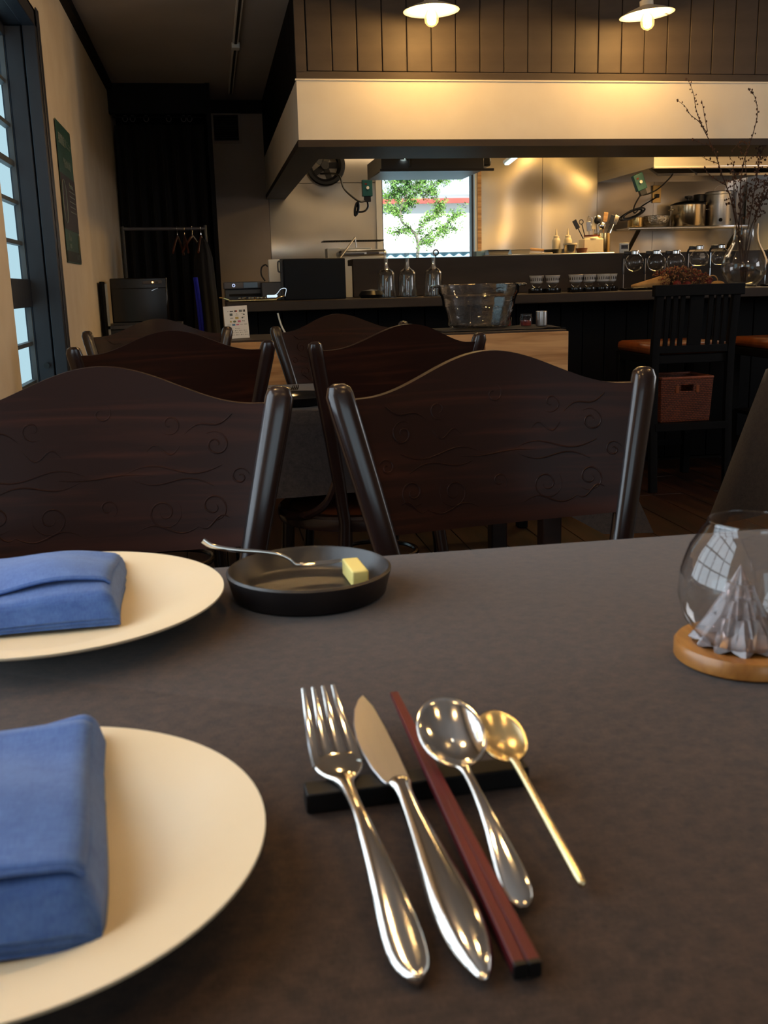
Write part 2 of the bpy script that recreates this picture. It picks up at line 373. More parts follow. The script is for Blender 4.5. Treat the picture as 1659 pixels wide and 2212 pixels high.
# ---- left wall with the tall window opening (y 3.25..4.3, z .35..2.0)
wl = MB()
wl.span((XL-.15, YB, 0), (XL, 3.25, ZC)); wl.span((XL-.15, 4.34, 0), (XL, YF+.1, ZC))
wl.span((XL-.15, 3.25, 0), (XL, 4.34, .35)); wl.span((XL-.15, 3.25, 2.03), (XL, 4.34, ZC))
struct('wall_left', wl, 'wall', smooth=False)
struct('wall_right', MB().span((XR, YB, 0), (XR+.1, YF+.1, ZC)), 'wall', smooth=False)
wb = MB().span((XL, YB-.1, 0), (XR, YB, .8)).span((XL, YB-.1, 2.1), (XR, YB, ZC)).span((XL, YB-.1, .8), (.1, YB, 2.1)).span((2.3, YB-.1, .8), (XR, YB, 2.1))
struct('wall_rear', wb, 'wall', smooth=False)
struct('wall_back', MB().span((XL, YF, 0), (.475, YF+.12, ZC)), 'wall_back', smooth=False)
# trims
struct('trim_1', MB().span((XL, YB, ZC-.05), (XL+.035, 7.25, ZC)), 'black', smooth=False)
struct('trim_2', MB().span((.05, YF-.03, ZC-.09), (.46, YF, ZC)), 'black', smooth=False)
struct('baseboard_left', MB().span((XL, 4.42, 0), (XL+.02, 7.2, .09)), 'black', smooth=False)
# ---- window in the left wall
w1 = struct('window_1', MB().span((-.755, 4.32, .35), (-.60, 4.345, 2.04)).span((-.755, 3.245, 1.98), (-.60, 4.345, 2.04)).span((-.755, 3.245, .35), (-.60, 4.345, .40)), 'frame', smooth=False)
def kid(mb, name, mat, parent, **k): return mb.build(name, mat, parent, **k)
kid(MB().span((-.648, 4.262, .35), (-.599, 4.338, 2.03)).span((-.648, 3.255, 1.975), (-.599, 4.338, 2.03)).span((-.60, 4.30, .35), (-.594, 4.36, 2.05)), 'window_casing', 'frame', w1, bevel=.006)
kid(MB().span((-.718, 4.275, .40), (-.654, 4.31, 1.98)), 'sash_stile', 'frame', w1, bevel=.004)
kid(MB().span((-.77, 3.3, .40), (-.715, 4.30, .45)), 'bottom_rail', 'frame', w1, bevel=.003)
kid(MB().span((-.77, 3.3, 1.94), (-.715, 4.30, 1.99)), 'head_rail', 'frame', w1, bevel=.003)
kid(MB().span((-.765, 3.3, .925), (-.715, 4.30, 1.035)), 'middle_rail', 'frame', w1, bevel=.003)
zb = [.625, .78, 1.174, 1.329, 1.476, 1.619, 1.778]
for z in zb: kid(MB().span((-.755, 3.3, z-.008-(.004 if z == 1.476 else 0)), (-.73, 4.30, z+.008+(.004 if z == 1.476 else 0))), 'mullion', 'mull', w1, smooth=False)
kid(MB().span((-.740, 4.268, .45), (-.722, 4.285, 1.95)), 'edge_bead', 'mull', w1, smooth=False)
zz = [.45]+zb[:2]+[.925]+[1.035]+zb[2:]+[1.945]
for a, b in zip(zz[:-1], zz[1:]):
    if (a, b) == (.925, 1.035): continue
    kid(MB().span((-.745, 3.3, a), (-.741, 4.28, b)), 'pane', 'wglass', w1, smooth=False)
# latch on the stile
kid(MB().cyl((0, 0, 0), .012, .014, 12), 'latch', 'blackplastic', w1, loc=(-.68, 4.262, .69)).rotation_euler = (radians(90), 0, 0)
# windows behind the camera (glass only panes in frames), then an added frame on the right wall
w2 = struct('window_2', MB().span((XL, .1, .74), (XL+.02, 1.42, .78)).span((XL, .1, 1.88), (XL+.02, 1.42, 1.92)), 'frame', smooth=False)
for q in (.36, .66, .96, 1.26): kid(MB().span((-.572, q-.012, .76), (-.556, q+.012, 1.90)), 'mullion', 'frame', w2, smooth=False)
for q in (1.05, 1.33, 1.62): kid(MB().span((-.570, .12, q-.010), (-.558, 1.40, q+.010)), 'mullion', 'frame', w2, smooth=False)
w3 = struct('window_3', MB().span((.1, YB-.05, .8), (.16, YB, 2.1)).span((2.24, YB-.05, .8), (2.3, YB, 2.1)).span((1.17, YB-.05, .8), (1.23, YB, 2.1)), 'frame', smooth=False)
w5 = struct('added_frame_right', MB().span((XR-.03, 1.3, .95), (XR-.001, 3.1, 1.0)).span((XR-.03, 1.3, 2.1), (XR-.001, 3.1, 2.15)).span((XR-.03, 1.3, 1.0), (XR-.001, 1.34, 2.1)).span((XR-.03, 3.06, 1.0), (XR-.001, 3.1, 2.1)), 'frame', smooth=False)  # added frame around the fill lamp; the right wall has no opening
# ---- black curtain alcove at the end of the corridor
struct('wall_alcove', MB().span((XL, 7.26, 2.14), (.045, 7.32, ZC)).span((.045, 7.24, 0), (.075, 7.9, ZC)).span((XL, 7.80, 0), (.05, 7.86, ZC)), 'black', smooth=False)

# ---- bulkhead above the bar: boarded upper wall, cream soffit band
BX, BY = .459, 5.0
wk = struct('wall_bulkhead', MB().span((BX+.012, BY+.012, 1.93), (XR, BY+.05, ZC)).span((BX+.012, BY+.012, 1.93), (BX+.05, YF, ZC)), 'gap', smooth=False)
kid(MB().span((BX, BY, 1.932), (XR, BY+.014, 1.966)).span((BX, BY, 1.96), (BX+.05, BY+.014, ZC)), 'border_board', 'boards', wk, bevel=.002)
x = BX+.055
k0 = MB().span((.002, 0, 0), (.118, .012, ZC-1.968)).build('panel', 'boards', wk, bevel=.003, loc=(x-.001, BY+.002, 1.968))
i = 1
while x+.12*i < XR-.05:
    c = k0.copy(); COL.objects.link(c); c.location = (x-.001+.12*i, BY+.002, 1.968); i += 1
y = BY+.05
k1 = MB().span((0, .002, 0), (.012, .238, ZC-1.935)).build('panel', 'black', wk, bevel=.003, loc=(BX, y, 1.934))
i = 1
while y+.24*i < YF-.1:
    c = k1.copy(); COL.objects.link(c); c.location = (BX, y+.24*i, 1.934); i += 1
struct('soffit', MB().span((BX, BY, 1.66), (XR, BY+.47, 1.93)).span((BX, BY+.47, 1.66), (BX+.14, YF-.002, 1.93)), 'cream', smooth=False)
struct('trim_3', MB().span((BX-.004, BY-.004, 1.628), (XR, BY+.47, 1.66)).span((BX-.004, BY+.46, 1.628), (BX+.144, YF-.002, 1.66)), 'dark', smooth=False)
struct('trim_4', MB().span((BX-.006, BY-.006, 1.925), (XR, BY+.01, 1.932)), 'cream', smooth=False)
# ---- kitchen back wall in steel sheets, with its window
kb = struct('wall_kitchen', MB().span((.475, YF+.02, 0), (1.33, YF+.12, ZC)).span((2.12, YF+.02, 0), (XR, YF+.12, ZC)).span((1.33, YF+.02, 0), (2.12, YF+.12, 1.12)).span((1.33, YF+.02, 1.86), (2.12, YF+.12, ZC)), 'wall_back', smooth=False)
for a, b, z0, z1 in ((.478, 1.30, .8, 1.74), (.478, 1.30, 1.745, 2.3), (2.135, 2.64, .8, 2.3), (2.643, 3.10, .8, 2.3), (3.103, 3.58, .8, 2.3), (3.583, 4.28, .8, 2.3), (4.283, 4.88, .8, 2.3), (1.30, 2.13, .8, 1.10)):
    kid(MB().span((a, YF, z0), (b, YF+.018, z1)), 'sheet', 'steel', kb, smooth=False)
w4 = struct('window_4', MB().span((1.30, YF-.02, 1.10), (1.345, YF+.13, 1.88)).span((2.085, YF-.02, 1.10), (2.105, YF+.13, 1.88)).span((1.30, YF-.02, 1.09), (2.13, YF+.13, 1.13)).span((1.30, YF-.02, 1.85), (2.13, YF+.13, 1.89)), 'white', smooth=False)
kid(MB().span((2.105, YF-.03, 1.10), (2.135, YF+.02, 1.88)), 'window_casing', 'oak', w4, smooth=False)
kid(MB().span((1.345, YF+.06, 1.13), (2.085, YF+.064, 1.85)), 'pane', 'wglass', w4, smooth=False)
kid(MB().span((1.345, YF+.03, 1.13), (1.36, YF+.1, 1.85)).span((2.07, YF+.03, 1.13), (2.085, YF+.1, 1.85)), 'sash_stile', 'grey', w4, smooth=False)

# ================================================================ OUTDOORS
struct('ground', MB().span((.4, 8.2, -.3), (14, 24, -.25)), 'ground', smooth=False)
bl = thing('house', 'white rendered building with grey roof seen through the kitchen window', 'building', (0, 17, -.43))
MB().span((1.2, 0, 0), (9, 4, 2.75)).build('wall', 'render_white', bl, smooth=False)
MB().prism([(-.08, 2.72), (-.08, 2.84), (4, 4.2), (4, 4.0)], 1.0, 9.2, 'x').build('roof', 'rooftile', bl, smooth=False)
MB().span((1.0, -.12, 2.70), (9.2, -.06, 2.78)).build('gutter', 'redstripe', bl, smooth=False)
MB().span((4.6, -.02, 1.9), (5.3, .02, 2.5)).build('window', 'bluefence', bl, smooth=False)
fe = thing('fence', 'pale blue corrugated fence low behind the tree outside', 'fence', (0, 12.6, -.25))
for i in range(10):
    MB().grid(lambda u, v, i=i: (i*1.0+.9+u, .012*sin(u*2*pi*8), v*1.62), 64, 1).build('sheet', 'bluefence', fe, solid=.004)
MB().span((.9, -.03, 1.6), (10.9, .03, 1.66)).build('top_rail', 'white', fe, smooth=False)
MB().span((.9, .03, .9), (10.9, .06, .95)).build('rail', 'white', fe, smooth=False)
tr = thing('young_tree', 'slim young tree with light green leaves outside the kitchen window', 'tree', (1.93, 10.4, -.25))
trunk = [(.18,0,0),(.19,0,.8),(0.202,0,1.283),(0.206,0,1.489),(0.213,0,1.609),(0.191,0,1.712),(0.124,0,1.786),(0.048,0,1.852),(0.040,0,1.957),(0.071,0,2.047),(0.112,0,2.137),(0.133,0,2.227),(0.16,0,2.45),(.2,0,2.8)]
tp = smooth_path(trunk, 5)
MB().sweep(tp, [.022-.018*i/len(tp) for i in range(len(tp))], 7).build('trunk', 'bark', tr)
br = MB(); lf = MB()
def leafpair(p, d):
    for sgn in (-1, 1):
        s_ = random.uniform(.014, .026)
        a = Vector((d.z*sgn+random.uniform(-.5, .5), random.uniform(-.4, .4), -d.x*sgn+random.uniform(-.3, .5))).normalized()
        b = a.cross(Vector((random.uniform(-1, 1), random.uniform(-1, 1), random.uniform(-1, 1)))).normalized()
        lf.add([p, p+a*s_*.6+b*s_*.32, p+a*s_*1.4, p+a*s_*.6-b*s_*.32], [(0, 1, 2, 3)])
for s0, e0 in (((.13, 0, 2.23), (-.12, 0, 2.30)), ((.05, 0, 2.0), (-.12, .05, 2.10)), ((.11, 0, 2.14), (-.04, 0, 2.20)), ((.14, 0, 2.25), (.45, -.05, 2.33)), ((.07, 0, 2.05), (.42, 0, 2.12)), ((.3, 0, 2.1), (.60, .04, 2.30)),
               ((.10, 0, 2.12), (.30, 0, 2.24)), ((.20, 0, 1.69), (.40, 0, 1.90)), ((.21, 0, 1.64), (.62, .05, 1.78)), ((.45, 0, 1.75), (.68, 0, 1.93)), ((.15, 0, 1.76), (-.04, 0, 1.73)), ((.20, 0, 1.62), (.45, -.05, 1.73)),
               ((.04, 0, 1.95), (.16, 0, 2.02)), ((.12, 0, 2.18), (.05, 0, 2.42)), ((.15, 0, 2.3), (.4, 0, 2.55)), ((.40, 0, 1.90), (.46, 0, 1.99)), ((.05, 0, 1.86), (-.08, 0, 1.98))):
    s0 = Vector(s0); e0 = Vector(e0); mid = (s0+e0)/2+Vector((0, 0, random.uniform(-.04, .08)))
    pp = smooth_path([s0, mid, e0], 6); br.sweep(pp, [.006-.004*i/len(pp) for i in range(len(pp))], 5)
    for j, p in enumerate(pp[2:]):
        for q in range(3):
            d = Vector((random.uniform(-1, 1), random.uniform(-.6, .6), random.uniform(-.7, .7))).normalized()
            tip = p+d*random.uniform(.05, .12); br.sweep([p, (p+tip)/2+Vector((0, 0, .008)), tip], .0015, 3)
            for h in range(6): leafpair(p.lerp(tip, h/5), d)
br.build('branches', 'bark', tr)['kind'] = 'stuff'
lf.build('foliage', 'leaf', tr, smooth=False)['kind'] = 'stuff'

# ================================================================ TABLES
def table(x0, x1, y0, y1, z, label):
    t = thing('dining_table', label, 'table', ((x0+x1)/2, (y0+y1)/2, 0))
    w, d = (x1-x0)/2-.01, (y1-y0)/2-.01
    MB().box((0, 0, z-.018), (2*w, 2*d, .028)).build('tabletop', 'chair', t, bevel=.004)
    MB().box((0, 0, z-.06), (2*w-.12, 2*d-.12, .056)).build('apron', 'chair', t, bevel=.002)
    for sx in (-1, 1):
        for sy in (-1, 1): MB().box((sx*(w-.06), sy*(d-.06), (z-.032)/2), (.05, .05, z-.034)).build('leg', 'chair', t, bevel=.004)
    return t
def cloth(x0, x1, y0, y1, z, drop, mat, label, group=None, amp=.012, seed=1, corner=.06, flare=.02):
    rnd = random.Random(seed); r = .012; pts = []
    def line(a, b, n):
        for i in range(n): pts.append((a[0]+(b[0]-a[0])*i/n, a[1]+(b[1]-a[1])*i/n))
    nx = max(8, int((x1-x0)/.02)); ny = max(8, int((y1-y0)/.02))
    line((x0, y0), (x1, y0), nx); line((x1, y0), (x1, y1), ny); line((x1, y1), (x0, y1), nx); line((x0, y1), (x0, y0), ny)
    n = len(pts); cx, cy = (x0+x1)/2, (y0+y1)/2; ph = [rnd.uniform(0, 6.28) for _ in range(4)]
    v = []; f = []; lev = 14
    v.append((cx, cy, z))
    for lv in range(lev+1):
        for i, (px, py) in enumerate(pts):
            dx0, dx1, dy0, dy1 = px-x0, x1-px, py-y0, y1-py
            nv = Vector((0, 0))
            if dy0 < 1e-6: nv += Vector((0, -1))
            if dy1 < 1e-6: nv += Vector((0, 1))
            if dx0 < 1e-6: nv += Vector((-1, 0))
            if dx1 < 1e-6: nv += Vector((1, 0))
            nv.normalize()
            dc = min(math.hypot(px-a, py-b) for a in (x0, x1) for b in (y0, y1))
            k = max(0, 1-dc/.22)
            s = i*.02
            wv = sin(s*9+ph[0])*.5+sin(s*17+ph[1])*.3+sin(s*29+ph[2])*.2
            if lv == 0: q = (px-nv.x*r, py-nv.y*r, z)
            elif lv == 1: q = (px-nv.x*r*.25, py-nv.y*r*.25, z-r*.25)
            else:
                t = (lv-1)/(lev-1)
                # the corner gathers: it swings out and hangs lower
                out = flare*t+amp*wv*t*(1-k)+corner*k*k*t*1.3
                q = (px+nv.x*out, py+nv.y*out, z-r-(drop-r)*t-corner*k*1.1*t)
            v.append((max(q[0], -.590), q[1], q[2]))
    for i in range(n): f.append((0, 1+i, 1+(i+1) % n))
    for lv in range(lev):
        for i in range(n):
            a = 1+lv*n+i; b = 1+lv*n+(i+1) % n; f.append((a, b, b+n, a+n))
    o = MB().add(v, f).build('tablecloth', mat, ang=60)
    tag(o, label, 'tablecloth', group); return o
T1, T2 = .75, .70
table(-.52, .92, .03, .82, T1-.003, 'dining table under the near brown linen cloth, set with plates and cutlery')
cloth(-.53, .93, .02, .83, T1, .26, 'cloth', 'brown linen tablecloth under the two cream plates in the foreground', seed=4)
table(-.51, .89, 2.30, 2.92, T2-.003, 'dining table between the second and third rows of chairs')
cloth(-.52, .90, 2.29, 2.93, T2, .20, 'cloth2', 'charcoal linen tablecloth on the table in the middle of the room', seed=9, corner=.11)
table(1.66, 2.8, 2.12, 2.79, T2-.003, 'dining table at the right edge, hidden by its dark cloth')
cloth(1.648, 2.81, 2.1, 2.80, T2, .385, 'cloth2', 'charcoal linen tablecloth hanging at the right edge of the room', seed=5, corner=.09, flare=.03)
# the low fold of a second cloth behind the near right chair
# ================================================================ CHAIRS
def hw(z): # half distance between the back posts at height z
    return .118+.082*max(0, (z-.45)/.40)**1.15
def yb(z): return -.188-.06*max(0, (z-.45)/.40)**1.2
def panel_pt(u, v, side):
    h = hw(.68+.17*v)
    top = .846+.048*(cos(pi*u/1.72)**2 if abs(u) < .86 else 0); bot = .682-.006*(1-u*u)
    z = bot+(top-bot)*v; x = u*(hw(.682)+(hw(.848)-hw(.682))*v)
    return Vector((x, yb(z)-.028*(1-u*u)+side*.0065+.002, z))
def spiral(cx, cz, r, turns, a0, dirn=1, n=22):
    return [(cx+r*(1-.82*i/n)*cos(a0+dirn*turns*2*pi*i/n), cz+r*(1-.82*i/n)*sin(a0+dirn*turns*2*pi*i/n)) for i in range(n+1)]
def scurve(x0, z0, x1, z1, b, n=12):
    return [(x0+(x1-x0)*i/n, z0+(z1-z0)*i/n+b*sin(2*pi*i/n)) for i in range(n+1)]
def make_chair():
    t = thing('dining_chair', 'chair', 'chair')
    for s in (-1, 1):
        zs = [0, .12, .28, .45, .55, .65, .75, .83, .852, .861, .865]
        path = []; sec = []
        for z in zs:
            if z < .45: path.append((s*(.128-.0*z+.02*(1-z/.45)), -.188-.05*(1-z/.45)**1.3, z))
            else: path.append((s*hw(min(z, .85)), yb(min(z, .86)), z))
            w = .0135+.0035*max(0, (z-.45)/.4); d = .011+.002*max(0, (z-.45)/.4)
            if z < .45: w = .0145; d = .014
            k = {.852: .96, .861: .78, .865: .42}.get(z, 1)
            sec.append((w*k, d*k))
        sp = []; ss = []
        MB().sweep(path, sec, 18, 2.5, up=(0, 1, 0)).build('back_post', 'post', t)
    mb = MB(); nu, nv = 44, 12
    for side in (1, -1): mb.grid(lambda u, v: panel_pt(u*2-1, v, side), nu, nv)
    K = (nu+1)*(nv+1); row = nu+1
    for i in range(nu):
        mb.f.append((i, i+1, K+i+1, K+i)); a = nv*row+i; mb.f.append((a, a+1, K+a+1, K+a))
    bp = mb.build('backrest', 'chairgrain', t, bevel=0, ang=50)
    # scrolls carved in low relief on the sitter's side
    cv = MB()
    def onsurf(p):
        x, z = p; v = (z-.68)/.19; v = min(max(v, .02), .98)
        h = hw(.682)+(hw(.848)-hw(.682))*v; u = max(-1, min(1, x/h))
        y = yb(z)-.028*(1-u*u)+.0065+.0016
        return (x, y, z)
    figs = []
    for s in (-1, 1):
        figs += [[(s*x, z) for x, z in c] for c in (
            spiral(.125, .800, .016, 1.4, 2.2, -1), spiral(.118, .728, .018, 1.5, 4.0, 1), spiral(.062, .722, .021, 1.6, .6, -1),
            scurve(.02, .768, .13, .776, .007), scurve(.025, .764, .12, .752, -.006), spiral(.075, .825, .014, 1.2, 3.5, 1),
            scurve(.03, .70, .10, .705, .006), scurve(.09, .812, .145, .835, .005), scurve(.045, .79, .085, .80, .008),
            spiral(.15, .762, .011, 1.3, .3, 1), scurve(.10, .705, .135, .715, -.005))]
    figs += [scurve(-.05, .766, .05, .766, .002), spiral(0, .84, .013, 1.1, 1.5, 1), spiral(.0, .73, .012, 1.2, 4.5, -1)]
    for fgr in figs:
        n = len(fgr); cv.sweep([onsurf(p) for p in fgr], [.0004+.0008*sin(pi*(i+.3)/(n+.6)) for i in range(n)], 6)
    cv.build('carved_relief', 'chairgrain', bp)
    # seat: dark hoop with a pale worn centre
    prof = [(0, .452), (.15, .452), (.168, .455), (.170, .458), (.192, .458), (.198, .452), (.2, .44), (.196, .424), (.17, .42), (0, .42)]
    MB().lathe([(r, z) for r, z in prof[3:9]]+[(.17, .458)], 40, (0, -.02, 0), cap=False, sx=.98, sy=.98).build('seat_ring', 'post', t)
    MB().lathe([(0, .425), (.168, .425), (.168, .4545), (.1, .452), (0, .4515)], 40, (0, -.02, 0), cap=False, sx=.98, sy=.98).build('seat', 'seat', t)
    for s in (-1, 1):
        MB().sweep([(s*.13, .11, .425), (s*.137, .125, .22), (s*.145, .14, 0)], [.017, .015, .012], 12).build('leg', 'post', t)
        # bent bracket joining post and seat hoop
        MB().sweep(smooth_path([(s*.137, -.197, .56), (s*.155, -.178, .50), (s*.178, -.12, .462), (s*.19, -.04, .445)], 5), .0095, 8).build('bracket', 'post', t)
    MB().sweep([(.12*cos(a), -.02+.12*sin(a), .20) for a in [2*pi*i/28 for i in range(29)]], .008, 8, up=(0, 0, 1)).build('leg_hoop', 'post', t)
    return t
GC = 'carved dark wood dining chairs at the tables'
specs = [((.385, .960), 188.3, 'dark wood carved-back chair at the far right side of the near table'),
 ((-.1315, .930), 181.0, 'dark wood carved-back chair at the far left side of the near table'),
 ((.324, 2.407), 19, 'dark chair seen from behind, turned slightly, right one of the middle row'),
 ((-.091, 2.485), 0, 'dark chair seen from behind with streaky wood grain, left one of the middle row'),
 ((.4406, 2.811), 193, 'carved-back chair in front of the oak sideboard, right one of the farthest row'),
 ((-.166, 2.875), 180, 'carved-back chair in front of the black warming cabinet, left one of the farthest row')]
ch = make_chair()
for i, (p, a, lb) in enumerate(specs):
    if i == 0: ch.location = (p[0], p[1], 0); ch.rotation_euler = (0, 0, radians(a)); ch['label'] = lb; ch['group'] = GC; o = ch
    else: o = dup(ch, (p[0], p[1], 0), radians(a), lb)
    o.scale = (1.04, 1, 1)

# ---- bar chairs at the counter
def bar_chair(loc, label, rz=0):
    t = thing('bar_chair', label, 'chair', loc, rz, 'black slatted bar chairs at the counter')
    for s in (-1, 1):
        MB().sweep([(s*.184, 0, 0), (s*.184, .03, .4), (s*.184, .03, .66), (s*.184, 0, .91)], [(.018, .016)]*4, 8, 8).build('back_post', 'black', t)
        MB().box((s*.18, .42, .31), (.036, .036, .62)).build('leg', 'black', t, bevel=.002)
    MB().box((0, -.006, .918), (.432, .034, .05)).build('top_rail', 'black', t, bevel=.003)
    MB().box((0, .028, .655), (.34, .02, .034)).build('lower_rail', 'black', t, bevel=.002)
    for x, w in ((-.138, .022), (-.103, .022), (-.068, .022), (0, .07), (.068, .022), (.103, .022), (.138, .022)):
        MB().sweep([(x, .026, .665), (x, .006, .90)], [(w/2, .006)]*2, 8, 8).build('slat', 'black', t)
    MB().lathe([(0, 0), (.2, 0), (.215, .012), (.218, .03), (.2, .048), (.1, .055), (0, .056)], 4, (0, 0, 0), cap=False)
    MB().box((0, .24, .61), (.39, .42, .04)).build('seat_frame', 'black', t, bevel=.003)
    MB().box((0, .235, .655), (.40, .40, .05)).build('seat', 'leather', t, bevel=.02)
    MB().box((0, .22, .308), (.36, .4, .018)).build('shelf', 'black', t, bevel=.002)
    MB().box((0, .015, .30), (.36, .02, .035)).build('shelf_rail', 'black', t, bevel=.002)
    MB().box((0, .42, .16), (.34, .02, .03)).build('footrest', 'black', t, bevel=.002)
    return t
bar_chair((2.155, 4.25, 0), 'black slat-backed bar chair with tan seat and basket on its shelf')
bar_chair((2.765, 4.25, 0), 'black slat-backed bar chair at the right edge of the picture')
bk = thing('wicker_basket', 'brown woven wicker basket with handle slot on the bar chair shelf', 'basket', (2.14, 4.4, .3175))
def bpt(u, v, w=.126, d=.11):
    a = u*4; k = int(a) % 4; f_ = a-int(a); s = .93+.07*v
    c = [(-w, -d), (w, -d), (w, d), (-w, d)]; p, q = c[k], c[(k+1) % 4]
    return ((p[0]+(q[0]-p[0])*f_)*s, (p[1]+(q[1]-p[1])*f_)*s, v*.205)
hb = MB()
NU, NV = 64, 20
vv = [bpt(i/NU, j/NV) for j in range(NV+1) for i in range(NU)]
ff = []
for j in range(NV):
    for i in range(NU):
        if 6 <= i <= 9 and 14 <= j <= 16: continue
        ff.append((j*NU+i, j*NU+(i+1) % NU, (j+1)*NU+(i+1) % NU, (j+1)*NU+i))
ff.append(tuple(range(NU)))
hb.add(vv, ff).build('basket_wall', 'wickerwall', bk, solid=.008, smooth=False)
MB().sweep([bpt(i/NU, 1) for i in range(NU+1)], .0065, 8, up=(0, 0, 1)).build('rim', 'wicker', bk)
for xx in (-.048, .052): MB().box((xx, -.108, .153), (.016, .014, .034)).build('handle_binding', 'leather', bk, bevel=.002)

# ================================================================ BAR COUNTER
ct = thing('bar_counter', 'long black boarded bar counter with a raised dark back ledge', 'counter', (0, 4.75, 0))
MB().span((.07, 0, .868), (4.85, .85, .913)).build('countertop', 'dark', ct, bevel=.004)
MB().span((.1, .27, 0), (4.85, .33, .868)).build('body', 'gap', ct, smooth=False)
p0 = None; x = .10; i = 0
while x < 4.75:
    if p0 is None: p0 = MB().span((.002, .252, .02), (.118, .27, .866)).build('panel', 'black', ct, bevel=.003, loc=(x, 0, 0))
    else: c = p0.copy(); COL.objects.link(c); c.location = (x, 0, 0)
    x += .12
MB().span((.748, .6, .913), (4.85, .64, 1.112)).build('ledge_board', 'dark', ct, bevel=.003)
MB().span((.748, .64, 1.08), (4.85, .8, 1.112)).build('ledge_shelf', 'dark', ct, bevel=.003)

# ---- oak sideboard
sb = thing('sideboard', 'low light oak sideboard with dark top behind the farthest chairs', 'cabinet', (0, 3.4, 0))
MB().span((.0, .02, .44), (1.24, .42, .800)).build('body', 'oak', sb, bevel=.002)
for a, b in ((0, .462), (.466, .928), (.934, 1.24)): MB().span((a+.001, 0, .445), (b-.001, .02, .800)).build('door', 'oak', sb, bevel=.0015)
MB().span((.0, .012, .800), (1.235, .42, .8065)).build('top_board', 'dark', sb, smooth=False)
for q in (.05, 1.19):
    for w in (.06, .38): MB().box((q, w, .22), (.04, .04, .44)).build('leg', 'black', sb, bevel=.002)

# ================================================================ NEAR TABLE SETTING
def plate(loc, r, label):
    t = thing('plate', label, 'plate', loc, 0, 'wide cream plates on the near table')
    p = [(0, .0035), (.30*r, .004), (.50*r, .005), (.60*r, .0075), (.70*r, .0125), (.85*r, .0175), (.985*r, .0205), (r, .0208), (r, .0195), (.98*r, .018), (.8*r, .0125), (.62*r, .004), (.5*r, .0008), (.46*r, 0), (.44*r, .001), (0, .001)]
    MB().lathe(p, 96, cap=False).build('dish', 'cream_plate', t, ang=60)
    return t
plate((-.0966, .3685, T1+.0005), .105, 'cream plate with blue napkin nearest to the camera')
plate((-.124, .698, T1+.0005), .120, 'cream plate with blue napkin beside the small black dish')
def napkin(loc, w, l, rz, label, seed, hgt=.02, v0=.18, am=1):
    """folded cloth: three soft layers wrapped around the right hand fold"""
    t = thing('napkin', label, 'napkin', loc, rz, 'folded blue napkins on the cream plates')
    rnd = random.Random(seed); a, b, c = rnd.uniform(0, 6), rnd.uniform(0, 6), rnd.uniform(0, 6)
    mb = MB()
    def surf(u, v):
        x = (u-.5)*w; y = (v-.5)*l
        h = hgt+am*(.0016*sin(y*60+a+x*14)+.0012*sin(x*55+b)+.0018*sin((x+y)*34+c))
        e = min(u, 1-u, v, 1-v); 
        rd = .010
        k = min(1, (min(u, 1-u)*w)/rd); k2 = min(1, (min(v, 1-v)*l)/rd)
        hz = h*(.45+.55*math.sqrt(1-(1-k)**2))*(.30+.70*math.sqrt(1-(1-k2)**2))
        x += .0025*sin(y*30+b); y += .002*sin(x*40+a)
        return (x, y, hz)
    n1, n2 = 60, 60
    us = lambda u: .5-.5*cos(pi*u) if False else u
    mb.grid(lambda u, v: surf((u-.5)*(1.0)+.5, v), n1, n2)
    # skirt down to the plate
    k = len(mb.v); ring = [i for i in range(n1+1)]+[(j+1)*(n1+1)-1 for j in range(1, n2+1)]+[n2*(n1+1)+i for i in range(n1-1, -1, -1)]+[j*(n1+1) for j in range(n2-1, 0, -1)]
    base = len(mb.v); lay = 8
    for q in range(1, lay+1):
        for ii in ring:
            p = Vector(mb.v[ii]); z = p.z*(1-q/lay); bulge = .0016*abs(sin(q/lay*pi*2.5))
            d = Vector((p.x, p.y, 0)).normalized()*bulge
            mb.v.append((p.x+d.x, p.y+d.y, z))
    N = len(ring)
    for q in range(lay):
        for i in range(N):
            a0 = ring[i] if q == 0 else base+(q-1)*N+i; a1 = ring[(i+1) % N] if q == 0 else base+(q-1)*N+(i+1) % N
            b0 = base+q*N+i; b1 = base+q*N+(i+1) % N
            mb.f.append((a0, a1, b1, b0))
    mb.build('folded_cloth', 'napkin', t, ang=80)
    # loose top flap with its hem
    def flap(u, v):
        p = Vector(surf(.02+.955*u, v0+.02+(.98-v0)*v*(.995-.10*u))); p.z += .0018+.0015*(1-v)+.0012*sin(u*9+a); return p
    fo = MB().grid(flap, 40, 30).build('top_flap', 'napkin', t, solid=.0012, ang=80)
    hem = [flap(i/40, 0)+Vector((0, -.0005, -.0005)) for i in range(41)]
    MB().sweep(hem, .0010, 6, up=(0, 0, 1)).build('hem', 'napkin', fo)
    return t
napkin((-.1335, .388, T1+.0075), .150, .148, radians(3), 'folded blue napkin on the nearest cream plate', 3, .025, .03, 1.5)
napkin((-.1540, .727, T1+.0075), .150, .128, radians(4), 'folded blue napkin on the cream plate near the black dish', 8, .022)

dt = thing('black_dish', 'small round black iron dish with butter and a fork in it', 'dish', (.0605, .727, T1+.0005))
MB().lathe([(0, .0035), (.050, .0035), (.0555, .006), (.0595, .0195), (.0610, .021), (.0628, .0195), (.0585, .002), (.0565, 0), (0, 0)], 72, cap=False).build('dish', 'iron', dt, ang=50)
bt = MB().box((0, 0, .0065), (.0130, .040, .013), 0).build('butter', 'butter', bevel=.0012)
bt.location = (.0975, .738, T1+.0045); bt.rotation_euler = (0, 0, radians(4)); tag(bt, 'pale yellow stick of butter in the black dish', 'butter')
